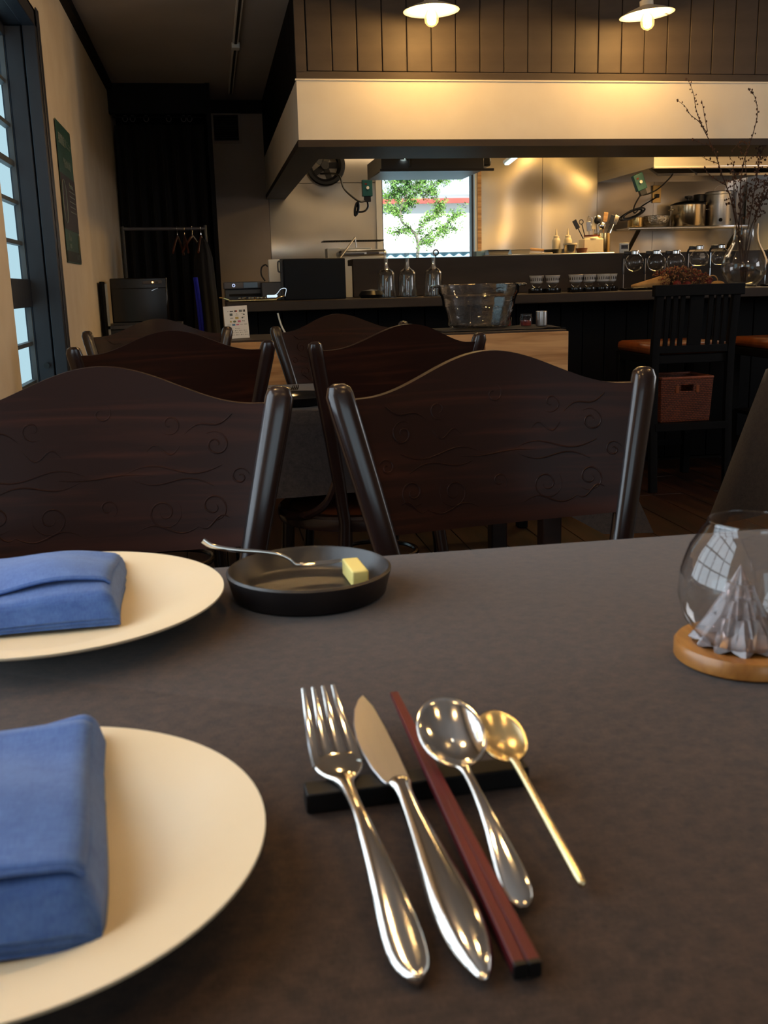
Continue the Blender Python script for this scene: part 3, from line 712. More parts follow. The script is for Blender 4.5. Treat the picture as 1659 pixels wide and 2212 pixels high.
# butter fork across the dish
def dinner_fork(name, L, headw, label, loc, rot, tines=4, mat='silver', arch=.012):
    t = thing(name, label, 'fork', loc); t.rotation_euler = rot
    hL = .345*L; neck = hL+.02
    def zc(s): # lengthwise profile; s from tine tips (0) to handle end (L)
        if s < hL: return -.004+arch*.9*(1-s/hL)**2*1.0-.002*sin(pi*s/hL)
        q = (s-hL)/(L-hL); return -.004+.006*sin(pi*min(1, q*1.1))*.9+.0045*q
    tl = hL*.72; pitch = headw/(tines-.28)
    for i in range(tines):
        x = (i-(tines-1)/2)*pitch
        p = [(x*(.80+.2*min(1, s/tl)), -s, zc(s)) for s in [tl*k/8 for k in range(10)]]
        MB().sweep(p, [(.0009+.0015*min(1, k/6), .0006+.0008*min(1, k/5)) for k in range(10)], 8, up=(0, 0, 1)).build('tine', mat, t)
    # head + handle surface
    st = [(tl*.93, headw/2), (tl*1.06, headw/2*1.01), (hL*.86, headw*.47), (hL*.95, headw*.36), (hL*1.03, headw*.18), (hL*1.12, headw*.125), (hL*1.5, .0028), (L*.55, .0034), (L*.72, .0052), (L*.86, .0077), (L*.93, .0078), (L*.97, .0062), (L*.992, .003), (L, .0006)]
    pth = [(0, -s, zc(s)) for s, w in st]
    MB().sweep(pth, [(w, .0013+.0012*(1 if s > hL else .3)) for s, w in st], 20, up=(0, 0, 1)).build('handle', mat, t, sub=1)
    return t
# silver place setting ---------------------------------------------------
def along(tip, end): # orientation with local -Y running from tip to end
    d = (Vector(end)-Vector(tip)); d.normalize(); a = math.atan2(d.x, -d.y); b = math.asin(d.z)
    return (-b, 0, a)
tip, end = (.0415, .476, .7725), (.0535, .281, .7525)
dinner_fork('dinner_fork', math.dist(tip, end), .0238, 'polished silver dinner fork resting on the left end of the black rest', tip, along(tip, end))
# butter fork: handle rises over the dish rim toward the left
df = thing('butter_fork', 'slim butter fork lying with its handle over the black dish rim', 'fork', (.0524, .752, .7660))
MB().sweep(smooth_path([(-.0706, 0, .0252), (-.0625, 0, .0195), (-.0458, 0, .0155), (-.0282, 0, .0130), (-.014, 0, .0100), (-.0052, 0, .0055), (0, 0, .0006), (.006, 0, .0006)], 5), [(.0022-.0008*min(1, k/20), .0013) for k in range(36)], 12, up=(0, 1, 0)).build('handle', 'silver', df)
MB().sweep([(.004, 0, .0004), (.010, 0, .0004), (.016, 0, .0004)], [(.002, .0008), (.0045, .0009), (.0046, .0008)], 12, up=(0, 0, 1)).build('neck', 'silver', df)
for k in range(3): MB().sweep([(.015, -.0035+.0035*k, .0004), (.028, -.0035+.0035*k, .0008), (.036, -.003+.003*k, .0016)], [(.0009, .0007), (.0009, .0007), (.0005, .0005)], 8, up=(0, 0, 1)).build('tine', 'silver', df)
# knife
tip, end = (.0655, .487, .7660), (.0745, .276, .7535)
kn = thing('table_knife', 'silver table knife with satin blade between fork and red chopsticks', 'knife', tip); kn.rotation_euler = along(tip, end); L = math.dist(tip, end)
bl_ = [(.001, .002), (-.0025, -.003), (-.0064, -.013), (-.0096, -.028), (-.0110, -.043), (-.0108, -.056), (-.0092, -.072), (-.0068, -.083), (-.0055, -.086), (.0056, -.0875), (.0058, -.080), (.0058, -.060), (.0050, -.035), (.0038, -.012)]
MB().prism([(x, y) for x, y in bl_], -.0009, .0007).build('blade', 'blade', kn, bevel=.0004)
st = [(.083, .0052, .0022), (.088, .0058, .0034), (.092, .0040, .0032), (.10, .0038, .003), (.125, .0052, .0036), (.15, .0076, .0044), (.172, .0094, .0050), (.188, .0092, .0048), (.200, .0068, .0038), (.208, .0036, .0024), (L, .0008, .0008)]
MB().sweep([(0.0008, -s, .0006) for s, w, h in st], [(w, h) for s, w, h in st], 20, up=(0, 0, 1)).build('handle', 'silver', kn, sub=1)
# chopsticks (a pair lying together)
for k, (dx, lb) in enumerate(((-.0024, 'left one of the two red lacquered chopsticks lying together'), (.0024, 'right one of the two red lacquered chopsticks lying together'))):
    a = Vector((.083+dx*.35, .487, .7665)); b = Vector((.0905+dx*1.05, .278, .7545))
    c = thing('chopstick', lb, 'chopsticks', a, 0, 'pair of red chopsticks on the rest'); c.rotation_euler = along(a, b); L = (b-a).length
    MB().sweep([(0, 0, 0), (0, -L*.5, 0), (0, -L+.0015, 0)], [(.0012, .0012), (.0019, .0022), (.0024, .0030)], 12, 7, up=(0, 0, 1)).build('shaft', 'red', c)
    MB().sweep([(0, -L+.0015, 0), (0, -L-.0005, 0)], [(.0024, .0030)]*2, 12, 7, up=(0, 0, 1)).build('end_cap', 'blacklac', c)
# spoons
def spoon(name, tip, end, bw, blen, mat, label, straight=False, rise=.012, pit_=.25):
    t = thing(name, label, 'spoon', tip); t.rotation_euler = along(tip, end); L = math.dist(tip, end)
    n, m = 36, 10; mb = MB()
    def P(a, r): # bowl: elliptical dish, slightly pointed
        x = bw/2*r*cos(a); y = blen/2*r*sin(a)
        z = -pit_*bw*(1-r*r)+rise*((y+blen/2)/blen)*.55
        return Vector((x, y-blen/2, z))
    v = [P(0, 0)]; f = []
    for j in range(1, m+1):
        for i in range(n): v.append(P(2*pi*i/n, j/m))
    for i in range(n): f.append((0, 1+i, 1+(i+1) % n))
    for j in range(m-1):
        for i in range(n): a = 1+j*n+i; b = 1+j*n+(i+1) % n; f.append((a, b, b+n, a+n))
    mb.add(v, f).build('bowl', mat, t, solid=.0011, ang=80)
    if straight: st = [(blen*.97, .003, .0012), (blen*1.03, .0021, .0018), (blen*1.2, .0017, .0018), (L*.6, .0018, .0018), (L*.9, .0021, .0021), (L, .0021, .0021)]
    else: st = [(blen*.96, .0048, .0009), (blen*1.03, .0026, .0016), (blen*1.15, .0021, .0019), (blen*1.5, .0021, .0018), (L*.7, .0034, .0016), (L*.86, .0062, .0017), (L*.94, .0064, .0016), (L*.985, .0042, .0013), (L, .0008, .0008)]
    def zc(s):
        q = (s-blen)/(L-blen); return 0.0005+(.004*sin(pi*max(0, min(1, q))) if not straight else .0012)
    MB().sweep([(0, -s, zc(s)) for s, w, h in st], [(w, h) for s, w, h in st], 16, up=(0, 0, 1)).build('handle', mat, t, sub=1)
    return t
spoon('soup_spoon', (.0975, .4400, .7755), (.1000, .3125, .7525), .0318, .044, 'silver', 'polished silver spoon with a round bowl right of the chopsticks', rise=.016, pit_=.20)
spoon('dessert_spoon', (.1205, .4310, .7725), (.1255, .3175, .7530), .0232, .033, 'gold', 'small brushed gold spoon with a thin straight handle', True, rise=.010, pit_=.18)
cr = MB().box((0, 0, .005), (.104, .0125, .0095)).build('cutlery_rest', 'blacklac', bevel=.0008)
cr.location = (.0795, .4085, T1+.0003); cr.rotation_euler = (0, 0, radians(2.0)); tag(cr, 'long black lacquer bar under the heads of the cutlery', 'cutlery rest')

# glass candle globe with crystal tree on a wooden disc
cd = (.3085, .529, T1)
wd = MB().lathe([(0, 0), (.039, 0), (.0415, .002), (.0415, .0095), (.040, .0115), (.031, .0115), (.0305, .0095), (0, .0095)], 72, cap=False).build('wooden_coaster', 'acacia', ang=40)
wd.location = cd; tag(wd, 'round turned wooden coaster under the glass globe', 'coaster')
gl = MB().lathe([(0, .0), (.016, .0), (.027, .004), (.0365, .016), (.0405, .031), (.0398, .046), (.0345, .061), (.0275, .072), (.0240, .0765), (.0243, .078), (.0250, .0772), (.0252, .076)], 72, cap=False).build('glass_globe', 'gglass', ang=60)
gl.location = (cd[0], cd[1], T1+.0098); tag(gl, 'clear round glass globe open at the top on the wooden coaster', 'candle holder')
tk = MB(); rnd = random.Random(11)
for k, (z0, z1, r0, r1) in enumerate(((.001, .019, .0285, .016), (.011, .029, .0225, .0115), (.021, .038, .0165, .0075), (.030, .049, .0105, .0004))):
    n = 20; v = []; f = []
    for i in range(n):
        a = 2*pi*i/n+k*.2+rnd.uniform(-.05, .05); q = (1.0 if i % 2 == 0 else .72)*rnd.uniform(.93, 1.05)
        v += [(r0*q*cos(a), r0*q*sin(a), z0-.002*(i % 2 == 0)), (r1*(.6+.4*q)*cos(a), r1*(.6+.4*q)*sin(a), z1)]
    for i in range(n): a, b = 2*i, 2*((i+1) % n); f.append((a, b, b+1, a+1))
    f.append(tuple(2*i for i in range(n-1, -1, -1))); f.append(tuple(2*i+1 for i in range(n)))
    tk.add(v, f)
ck = tk.build('crystal_tree', 'crystal', smooth=False); ck.location = (cd[0]-.005, cd[1], T1+.0110)
tag(ck, 'small faceted clear crystal fir tree standing inside the glass globe', 'ornament')

# ================================================================ SETTING ON THE MIDDLE TABLE
d2_ = thing('black_plate', 'glossy black plate near the edge of the middle table', 'plate', (.183, 2.41, T2+.0005))
MB().lathe([(0, .003), (.07, .003), (.085, .012), (.098, .022), (.1, .0225), (.1, .0205), (.075, 0), (0, 0)], 48, cap=False).build('dish', 'glossblack', d2_, ang=50)
r2_ = MB().box((0, 0, .006), (.11, .013, .011)).build('cutlery_rest', 'blacklac', bevel=.001); r2_.location = (.155, 2.575, T2+.0003)
tag(r2_, 'black bar holding a fork and spoon on the middle table', 'cutlery rest')
a = Vector((.199, 2.53, T2+.030)); b = Vector((.186, 2.725, T2+.0025))
fk = dinner_fork('dinner_fork', .2, .021, 'dinner fork with raised tines on the middle table', a, along(a, b), mat='silver')
a = Vector((.144, 2.53, T2+.026)); b = Vector((.139, 2.70, T2+.0025))
spoon('soup_spoon', a, b, .032, .042, 'silver', 'spoon resting beside the fork on the middle table', pit_=.2)

# ================================================================ LAMPS
def pendant(loc, label, power, tilt=0, rz=0, sticker=False):
    t = thing('pendant_lamp', label, 'lamp', loc, rz, 'white enamel pendant lamps'); t.rotation_euler = (0, tilt, rz)
    MB().lathe([(.026, .040), (.030, .036), (.05, .030), (.09, .016), (.118, .003), (.126, 0), (.1265, -.002), (.124, -.002), (.09, .012), (.05, .026), (.026, .034)], 48, cap=False).build('shade', 'lampwhite', t, ang=60)
    MB().lathe([(0, .062), (.024, .062), (.031, .058), (.031, .038), (.0, .038)], 28, cap=False).build('holder', 'lampwhite', t, ang=40)
    MB().cyl((0, 0, .062), .011, .03, 14).build('collar', 'brass', t)
    MB().cyl((0, 0, .09), .003, ZC-loc[2]-.09, 8).build('cord', 'blackplastic', t)
    MB().cyl((0, 0, ZC-loc[2]-.02), .04, .02, 24).build('ceiling_rose', 'lampwhite', t)
    b = MB().lathe([(.013, .034), (.016, .012), (.026, -.010), (.0325, -.032), (.030, -.050), (.020, -.062), (.006, -.068), (0, -.070)], 24, cap=False).build('bulb', 'bulb', t)
    f_ = MB()
    for k in range(4):
        a = k*pi/2+.4; f_.sweep([(.005*cos(a), .005*sin(a), .012), (.011*cos(a), .011*sin(a), -.035)], .0022, 6)
    f_.build('filament', 'filament', b)
    if sticker: MB().box((.082, -.035, .0115), (.022, .013, .0006), .3, 0).build('small_sticker', 'grey', t, smooth=False).rotation_euler = (0, .30, 0)
    light('lamp_glow', 'POINT', (0, 0, -.020), power, (1, .68, .34) if power > 9 else WARM, size=.028, parent=t)
    return t
pendant((1.052, 4.72, 2.168), 'left one of the two lit enamel pendant lamps before the dark boards', 10, -.02)
pendant((2.077, 4.72, 2.168), 'right one of the two lit enamel pendant lamps, with a small sticker inside', 10, -.09, sticker=True)
for i, (p, w, lb) in enumerate((((-.05, 1.10, 1.98), 8.5, 'enamel pendant lamp over the left end of the near table'), ((.62, 1.10, 1.98), 8.5, 'enamel pendant lamp over the right end of the near table'),
      ((-.1, .15, 2.0), 3, 'enamel pendant lamp above the camera, left'), ((.75, .15, 2.0), 3, 'enamel pendant lamp above the camera, right'),
      ((1.6, 1.2, 1.98), 6, 'enamel pendant lamp over the aisle beside the near table'), ((.25, 2.9, 2.02), 6, 'added enamel pendant lamp over the middle table, out of view'), ((1.25, 3.0, 2.02), 7, 'added enamel pendant lamp over the aisle before the bar, out of view'), ((2.4, 3.0, 2.02), 7, 'added enamel pendant lamp over the table at the right edge, out of view'))):  # last three pendants are added out of view to brighten the soffit
    pendant(p, lb, w)
# lighting rail on the ceiling
rl = thing('lighting_rail', 'slim lighting track running along the corridor ceiling', 'light fitting', (.222, 6.2, ZC))
MB().box((0, 0, -.012), (.032, 2.6, .024)).build('track', 'white', rl, bevel=.002)
MB().box((0, 0, -.0255), (.014, 2.58, .004)).build('slot', 'gap', rl, smooth=False)
MB().box((0, -.15, -.03), (.045, .07, .03)).build('adapter', 'white', rl, bevel=.003)
# kitchen lights: tube fittings and the warm lamp hidden behind the bulkhead
def tube(loc, L, rz, label, power, col):
    t = thing('tube_light', label, 'light fitting', loc, rz, 'slim tube lights under the kitchen ceiling')
    MB().box((0, 0, .012), (.05, L, .02)).build('housing', 'white', t, bevel=.003)
    MB().box((0, 0, -.004), (.03, L-.03, .012)).build('tube', 'tubelight', t, bevel=.003)
    light('tube_glow', 'AREA', (0, 0, -.012), power, col, size=.04, size_y=L, parent=t); return t
tube((2.10, 6.85, 1.80), .85, radians(-8), 'slanting slim tube light near the kitchen window', 1.0, (1, .8, .5))
tube((1.26, 6.3, 1.72), .26, radians(-35), 'short slim tube light under the left side of the bulkhead', .5, (.8, 1, .9))
kl = thing('kitchen_lamp', 'warm flush ceiling lamp lighting the kitchen behind the bulkhead', 'lamp', (3.3, 5.95, ZC-.03))
MB().box((0, 0, .015), (.84, .84, .03)).build('body', 'lampwhite', kl, bevel=.006)
light('kitchen_glow', 'AREA', (0, 0, -.01), 46, (1, .61, .2), size=.8, parent=kl)
k3 = dup(kl, (1.35, 6.95, ZC-.03), label='added flush ceiling lamp warming the left part of the kitchen')  # added unseen lamp, warms the steel sheets on the left
light('kitchen_glow', 'AREA', (0, 0, -.01), 5, (1, .74, .44), size=.8, parent=k3)
k2 = dup(kl, (4.2, 7.0, ZC-.03), label='second flush ceiling lamp over the right side of the kitchen')
light('kitchen_glow', 'AREA', (0, 0, -.01), 12, (.95, .95, 1), size=.8, parent=k2)

# ================================================================ KITCHEN
hd = thing('range_hood', 'steel range hood lit warm yellow on the kitchen back wall', 'range hood', (0, 0, 0))
hx0, hx1, hy = 3.10, 4.23, 6.85
MB().add([(hx0, hy, 1.725), (hx1, hy, 1.725), (hx1, 7.895, 1.725), (hx0, 7.895, 1.725), (hx0, hy, 1.84), (hx1, hy, 1.84), (hx1, 7.895, 2.3), (hx0, 7.895, 2.3)],
         [(0, 1, 5, 4), (0, 4, 7, 3), (1, 2, 6, 5), (4, 5, 6, 7), (2, 3, 7, 6)]).build('canopy', 'steelhood', hd, smooth=False, solid=.003)
MB().span((hx0, hy-.004, 1.715), (hx1, hy+.02, 1.73)).build('lip', 'steelhood', hd, bevel=.002)
for i in range(3): MB().box((3.42+i*.31, 7.4, 1.80), (.29, .5, .02), 0, radians(22)).build('filter', 'alu', hd, bevel=.003)
# dark duct box in front of the window head
du = thing('exhaust_box', 'dark steel exhaust box hanging over the kitchen window', 'exhaust hood')
MB().span((1.06, 6.2, 1.645), (1.70, 6.75, 1.745)).build('body', 'darkgrey', du, bevel=.004)
MB().span((1.05, 6.19, 1.640), (1.76, 6.21, 1.655)).build('lip', 'blackplastic', du, smooth=False)
MB().span((1.70, 6.22, 1.67), (1.75, 6.7, 1.74)).build('end_cap', 'blackplastic', du, bevel=.01)
MB().span((1.2, 6.3, 1.745), (1.6, 6.7, 1.86)).build('duct', 'darkgrey', du, smooth=False)
MB().box((1.235, 6.18, 1.69), (.016, .02, .05)).build('knob', 'blackplastic', du)
# round exhaust fan at left
ef = thing('exhaust_fan', 'round dark exhaust fan high on the steel wall behind the bulkhead', 'fan', (.905, 7.86, 1.86)); ef.rotation_euler = (radians(90), 0, 0)
MB().lathe([(.10, 0), (.145, 0), (.15, .01), (.15, .08), (.14, .09), (.12, .09), (.10, .07)], 40, cap=False).build('ring', 'blackplastic', ef)
MB().cyl((0, 0, .03), .03, .04, 16).build('hub', 'darkgrey', ef)
for k in range(5):
    a = 2*pi*k/5; MB().box((.062*cos(a), .062*sin(a), .045), (.085, .045, .003), a, .4).build('blade', 'darkgrey', ef)
# controller boxes
def controller(loc, rz, label, tiltx=0, ty=0):
    t = thing('fan_controller', label, 'controller', loc); t.rotation_euler = (tiltx, ty, rz)
    MB().box((0, 0, 0), (.075, .045, .115)).build('body', 'teal', t, bevel=.004)
    MB().box((0, 0, -.075), (.05, .03, .04)).build('socket', 'blackplastic', t, bevel=.003)
    k = MB().cyl((0, 0, 0), .011, .014, 16).build('knob', 'white', t); k.rotation_euler = (radians(90), 0, 0); k.location = (0, -.022, .0)
    MB().box((-.012, -.0235, .028), (.016, .003, .010)).build('red_switch', 'driedred', t)
    return t
controller((1.165, 7.45, 1.66), 0, 'teal controller box with white dial on the left side of the kitchen window')
controller((3.06, 7.0, 1.640), 0, 'teal controller box with white dial hanging below the range hood', 0, radians(-22))
def cable(name, pts, r, mat, label, cat='cable', coil=None):
    mb = MB().sweep(smooth_path(pts, 6), r, 8)
    if coil:
        (c, rr, n, d) = coil; rnd = random.Random(5)
        for k in range(n):
            ph = rnd.uniform(0, 1); a_ = rr*rnd.uniform(.75, 1.1); b_ = rr*.25*rnd.uniform(.7, 1.3)
            mb.sweep([(c[0]+a_*cos(w)*d[0]+b_*sin(w)*d[1]*-1+rnd.uniform(-.001, .001), c[1]+.006*k, c[2]+a_*cos(w)*d[1]+b_*sin(w)*d[0]) for w in [2*pi*q/18+ph for q in range(19)]], r, 6)
    return tag(mb.build(name, mat), label, cat)
cable('power_cable', [(.87, 7.80, 1.80), (.96, 7.5, 1.76), (.99, 7.42, 1.66), (1.05, 7.42, 1.60), (1.11, 7.43, 1.565), (1.165, 7.45, 1.58)], .007, 'blackplastic', 'black cable looping from the round fan to the teal controller')
cable('coiled_cable', [(1.165, 7.45, 1.565), (1.17, 7.47, 1.53), (1.14, 7.47, 1.50), (1.08, 7.5, 1.50)], .007, 'blackplastic', 'tight coil of black cable hanging left of the kitchen window', coil=((1.09, 7.48, 1.52), .045, 5, (.2, .98)))
cable('power_cable', [(3.09, 7.0, 1.58), (3.14, 7.1, 1.56), (3.25, 7.1, 1.60), (3.38, 7.15, 1.70), (3.44, 7.3, 1.74)], .0055, 'blackplastic', 'black cable rising from the controller to the range hood')
cable('coiled_cable', [(3.085, 7.0, 1.57), (3.16, 7.3, 1.50), (3.25, 7.5, 1.46), (3.42, 7.75, 1.53), (3.58, 7.85, 1.60)], .0055, 'blackplastic', 'bundled black cable hanging from the wall socket', coil=((3.24, 7.5, 1.455), .10, 5, (.93, .36)))
so = thing('wall_socket', 'brass coloured wall socket plate on the kitchen wall', 'socket', (3.60, 7.885, 1.63))
MB().box((0, 0, 0), (.07, .012, .135)).build('plate', 'brass', so, bevel=.002); MB().box((0, -.012, -.015), (.03, .025, .03)).build('plug', 'blackplastic', so, bevel=.003)

# wall shelf with pots
sh = thing('wall_shelf', 'steel wall shelf holding pots and cans on the kitchen wall', 'shelf', (0, 7.6, 1.36))
MB().span((3.26, -.02, -.012), (4.25, .28, 0)).build('board', 'steelhood', sh, bevel=.003)
MB().sweep([(3.24, -.02, -.010), (4.25, -.02, -.010)], .012, 10).build('front_bar', 'alu', sh)
for xx in (3.33, 4.18): MB().sweep([(xx, .0, -.02), (xx, .26, -.22)], [(.018, .006)]*2, 8, 8).build('bracket', 'blackplastic', sh)
def pot(loc, r, h, mat, label, lid=True, name='cooking_pot'):
    t = thing(name, label, 'pot', loc)
    MB().lathe([(0, 0), (r*.97, 0), (r, .006), (r, h), (r*1.03, h+.002), (r*.98, h+.003), (r*.96, .01), (0, .01)], 40, cap=False).build('body', mat, t)
    if lid:
        MB().lathe([(r*1.02, h+.002), (r*1.02, h+.008), (r*.8, h+.022), (r*.3, h+.035), (0, h+.037)], 40, cap=False).build('lid', 'blackplastic', t)
        MB().lathe([(.012, h+.034), (.012, h+.052), (.03, h+.058), (.03, h+.072), (.0, h+.076)], 20, cap=False).build('knob', 'darkgrey', t)
    for s in (-1, 1): MB().sweep(smooth_path([(s*r, -.03, h*.8), (s*(r+.022), -.02, h*.8), (s*(r+.022), .02, h*.8), (s*r, .03, h*.8)], 4), .004, 6).build('handle', mat, t)
    return t
pot((3.795, 7.72, 1.361), .135, .165, 'potsteel', 'steel cooking pot with dark lid and knob on the wall shelf')
cn = thing('steel_can', 'tall steel can with two round holes at the right end of the wall shelf', 'can', (4.07, 7.72, 1.361))
MB().lathe([(0, 0), (.118, 0), (.12, .006), (.12, .24), (.123, .244), (.123, .262), (.115, .268), (0, .268)], 40, cap=False).build('body', 'alu', cn)
for dx in (-.05, .02): k = MB().cyl((0, 0, 0), .014, .012, 14).build('hole', 'gap', cn); k.rotation_euler = (radians(90), 0, 0); k.location = (dx, -.105, .045)
MB().sweep([(.06*cos(w), 0, .268+.05*sin(w)) for w in [pi*q/12 for q in range(13)]], .003, 6).build('bail_handle', 'alu', cn)
pot((3.345, 7.70, 1.361), .062, .075, 'brass', 'small brown pan at the left end of the wall shelf', False)
fb = thing('foil_bowl', 'bowl covered in crumpled foil beside the big pot', 'bowl', (3.52, 7.70, 1.361))
MB().lathe([(0, 0), (.06, 0), (.085, .02), (.10, .055), (.104, .085), (.098, .09), (.05, .087), (0, .088)], 36, cap=False, wob=lambda a, z: 1+.03*sin(a*9)+.02*sin(a*17+z*60)).build('bowl', 'foil', fb)
dk = MB().lathe([(0, 0), (.012, 0), (.012, .19), (.055, .20), (.055, .25), (.045, .255), (0, .255)], 32, cap=False).build('dark_can', 'blackplastic'); dk.location = (3.935, 7.795, 1.361)
tag(dk, 'dark round can behind the lidded pot on the wall shelf', 'can')

# kitchen pass counter with tools
kc = thing('kitchen_counter', 'steel kitchen counter behind the bar ledge', 'counter', (0, 6.2, 0))
MB().span((1.70, 0, 1.105), (2.56, .55, 1.14)).build('top', 'steelhood', kc, bevel=.004)
MB().span((1.72, .03, 0), (2.54, .5, 1.105)).build('body', 'steelhood', kc, smooth=False)
KZ = 1.141
def tray(x, y, w, fill, label):
    t = thing('food_tray', label, 'tray', (x, y, KZ), 0, 'steel food trays on the kitchen counter')
    v = [(-w/2+.01, -.07, 0), (w/2-.01, -.07, 0), (w/2-.01, .07, 0), (-w/2+.01, .07, 0), (-w/2, -.08, .03), (w/2, -.08, .03), (w/2, .08, .03), (-w/2, .08, .03)]
    MB().add(v, [(0, 1, 2, 3), (0, 1, 5, 4), (1, 2, 6, 5), (2, 3, 7, 6), (3, 0, 4, 7)]).build('body', 'alu', t, solid=.002, smooth=False)
    MB().grid(lambda u, v_: ((u-.5)*(w-.02), (v_-.5)*.14, .024+.006*random.random()), 14, 10).build('food', fill, t)
tray(1.80, 6.30, .14, 'butter', 'steel tray of yellow food at the left end of the kitchen counter')
tray(1.95, 6.32, .13, 'foil', 'steel tray covered with white wrap on the kitchen counter')
fl2 = MB().box((0, 0, .004), (.16, .12, .008)).build('cutting_board', 'ceramic', bevel=.002); fl2.location = (2.10, 6.36, KZ); tag(fl2, 'flat pale board on the kitchen counter', 'board')
pn = thing('frying_pan', 'small dark frying pan on the kitchen counter', 'pan', (2.24, 6.44, KZ))
MB().lathe([(0, 0), (.06, 0), (.075, .03), (.07, .03), (.055, .004), (0, .004)], 30, cap=False).build('body', 'blackplastic', pn)
MB().sweep([(-.07, 0, .026), (-.16, .02, .036)], [(.009, .005)]*2, 8).build('handle', 'oak', pn)
jr = thing('food_container', 'clear food container with cream lid on the kitchen counter', 'container', (2.285, 6.27, KZ))
MB().lathe([(0, 0), (.036, 0), (.042, .05), (.04, .052), (0, .052)], 28, cap=False).build('body', 'potsteel', jr); MB().cyl((0, 0, .052), .046, .01, 28).build('lid', 'ceramic', jr)
c2 = MB().lathe([(0, 0), (.03, 0), (.038, .03), (.034, .03), (0, .026)], 24, cap=False).build('brown_bowl', 'leather'); c2.location = (2.375, 6.30, KZ); tag(c2, 'small brown bowl next to the cream lidded container', 'bowl')
def bottle(x, y, label):
    t = thing('squeeze_bottle', label, 'bottle', (x, y, KZ), 0, 'cream squeeze bottles on the kitchen counter')
    MB().lathe([(0, 0), (.026, 0), (.028, .006), (.028, .09), (.02, .104), (0, .106)], 20, cap=False).build('body', 'ceramic', t)
    MB().lathe([(.019, .10), (.019, .118), (.008, .122), (.003, .165), (0, .165)], 16, cap=False).build('nozzle', 'ceramic', t)
bottle(2.345, 6.48, 'cream squeeze bottle with a pointed nozzle on the kitchen counter')
bottle(2.28, 6.52, 'cream squeeze bottle standing behind the food container')
cr2 = thing('utensil_crock', 'cream square crock full of whisks and spoons', 'container', (2.46, 6.36, KZ))
MB().box((0, 0, .045), (.135, .10, .09)).build('crock', 'ceramic', cr2, bevel=.006)
MB().lathe([(.055, .09), (.045, .10), (.045, .112), (.038, .112)], 24, cap=False).build('neck', 'ceramic', cr2)
MB().lathe([(.0455, .104), (.0465, .109), (.0455, .113)], 24, cap=False).build('red_band', 'driedred', cr2)
bc = thing('brass_container', 'shiny yellow metal container full of kitchen tools', 'container', (2.555, 6.42, KZ))
MB().lathe([(0, 0), (.056, 0), (.058, .004), (.058, .125), (.0555, .125), (.055, .006), (0, .006)], 32, cap=False).build('body', 'brass', bc)
rnd = random.Random(11)
def tool(x, y, dx, mat, head, L, label):
    t = thing('kitchen_tool', label, 'utensil', (x, y, KZ+.05), 0, 'utensils standing in the kitchen containers'); t.rotation_euler = (rnd.uniform(-.15, .15), dx, 0)
    MB().sweep([(0, 0, 0), (0, 0, L)], .0035, 6).build('shaft', mat, t)
    if head == 'ladle': MB().sphere((0, -.012, L), .024, 12, (1, .5, 1)).build('head', mat, t)
    elif head == 'flat': MB().box((0, 0, L), (.03, .004, .06)).build('head', mat, t, bevel=.002)
    elif head == 'hook': MB().sweep([(.014*cos(w), 0, L+.014+.014*sin(w)) for w in [-pi/2+2*pi*q/14 for q in range(15)]], .003, 6).build('head', mat, t)
    elif head == 'whisk':
        w_ = MB()
        for k in range(5):
            a = pi*k/5; w_.sweep([(.02*sin(pi*q/10)*cos(a), .02*sin(pi*q/10)*sin(a), L+.07*(q/10 if q < 6 else q/10)) for q in range(11)], .0012, 4)
        w_.build('head', mat, t)
tl_ = [(2.43, 6.36, -.5, 'blackplastic', 'flat', .15, 'black spatula leaning left in the cream crock'), (2.44, 6.37, -.3, 'darkgrey', 'hook', .14, 'dark hooked tool in the cream crock'), (2.455, 6.36, -.15, 'alu', 'flat', .12, 'steel spatula in the cream crock'),
 (2.47, 6.37, .12, 'ceramic', 'flat', .13, 'pale spatula in the cream crock'), (2.48, 6.36, .38, 'chrome', 'ladle', .13, 'chrome ladle leaning right in the cream crock'), (2.465, 6.38, .25, 'blackplastic', 'ladle', .16, 'black ladle in the cream crock'),
 (2.53, 6.42, -.30, 'alu', 'whisk', .13, 'steel whisk in the yellow metal container'), (2.54, 6.42, -.1, 'alu', 'ladle', .17, 'steel ladle in the yellow metal container'), (2.56, 6.43, .12, 'oak', 'flat', .18, 'wooden spatula in the yellow metal container'),
 (2.57, 6.42, .3, 'darkgrey', 'flat', .17, 'dark spatula leaning right in the yellow metal container'), (2.58, 6.41, .45, 'chrome', 'flat', .18, 'chrome turner leaning right in the yellow metal container')]
for q in tl_: tool(*q)
tm = thing('kitchen_timer', 'small white digital kitchen timer on the bar ledge', 'timer', (2.292, 5.42, 1.1125)); 
MB().box((0, 0, .028), (.054, .014, .056)).build('body', 'white', tm, bevel=.004)
MB().box((0, -.0078, .034), (.040, .001, .022)).build('screen', 'grey', tm, smooth=False)
text('00:05', .015, 'gap', tm, (0, -.0087, .034), (radians(90), 0, 0), 'digits')
for dx in (-.014, 0, .014): MB().box((dx, -.0078, .011), (.007, .001, .002)).build('button', 'ink', tm, smooth=False)
cdw = MB().span((1.66, 6.25, 1.10), (1.72, 6.32, 1.165)).build('milk_carton', 'bluefence', bevel=.003); tag(cdw, 'small pale blue carton by the kitchen window corner', 'carton')
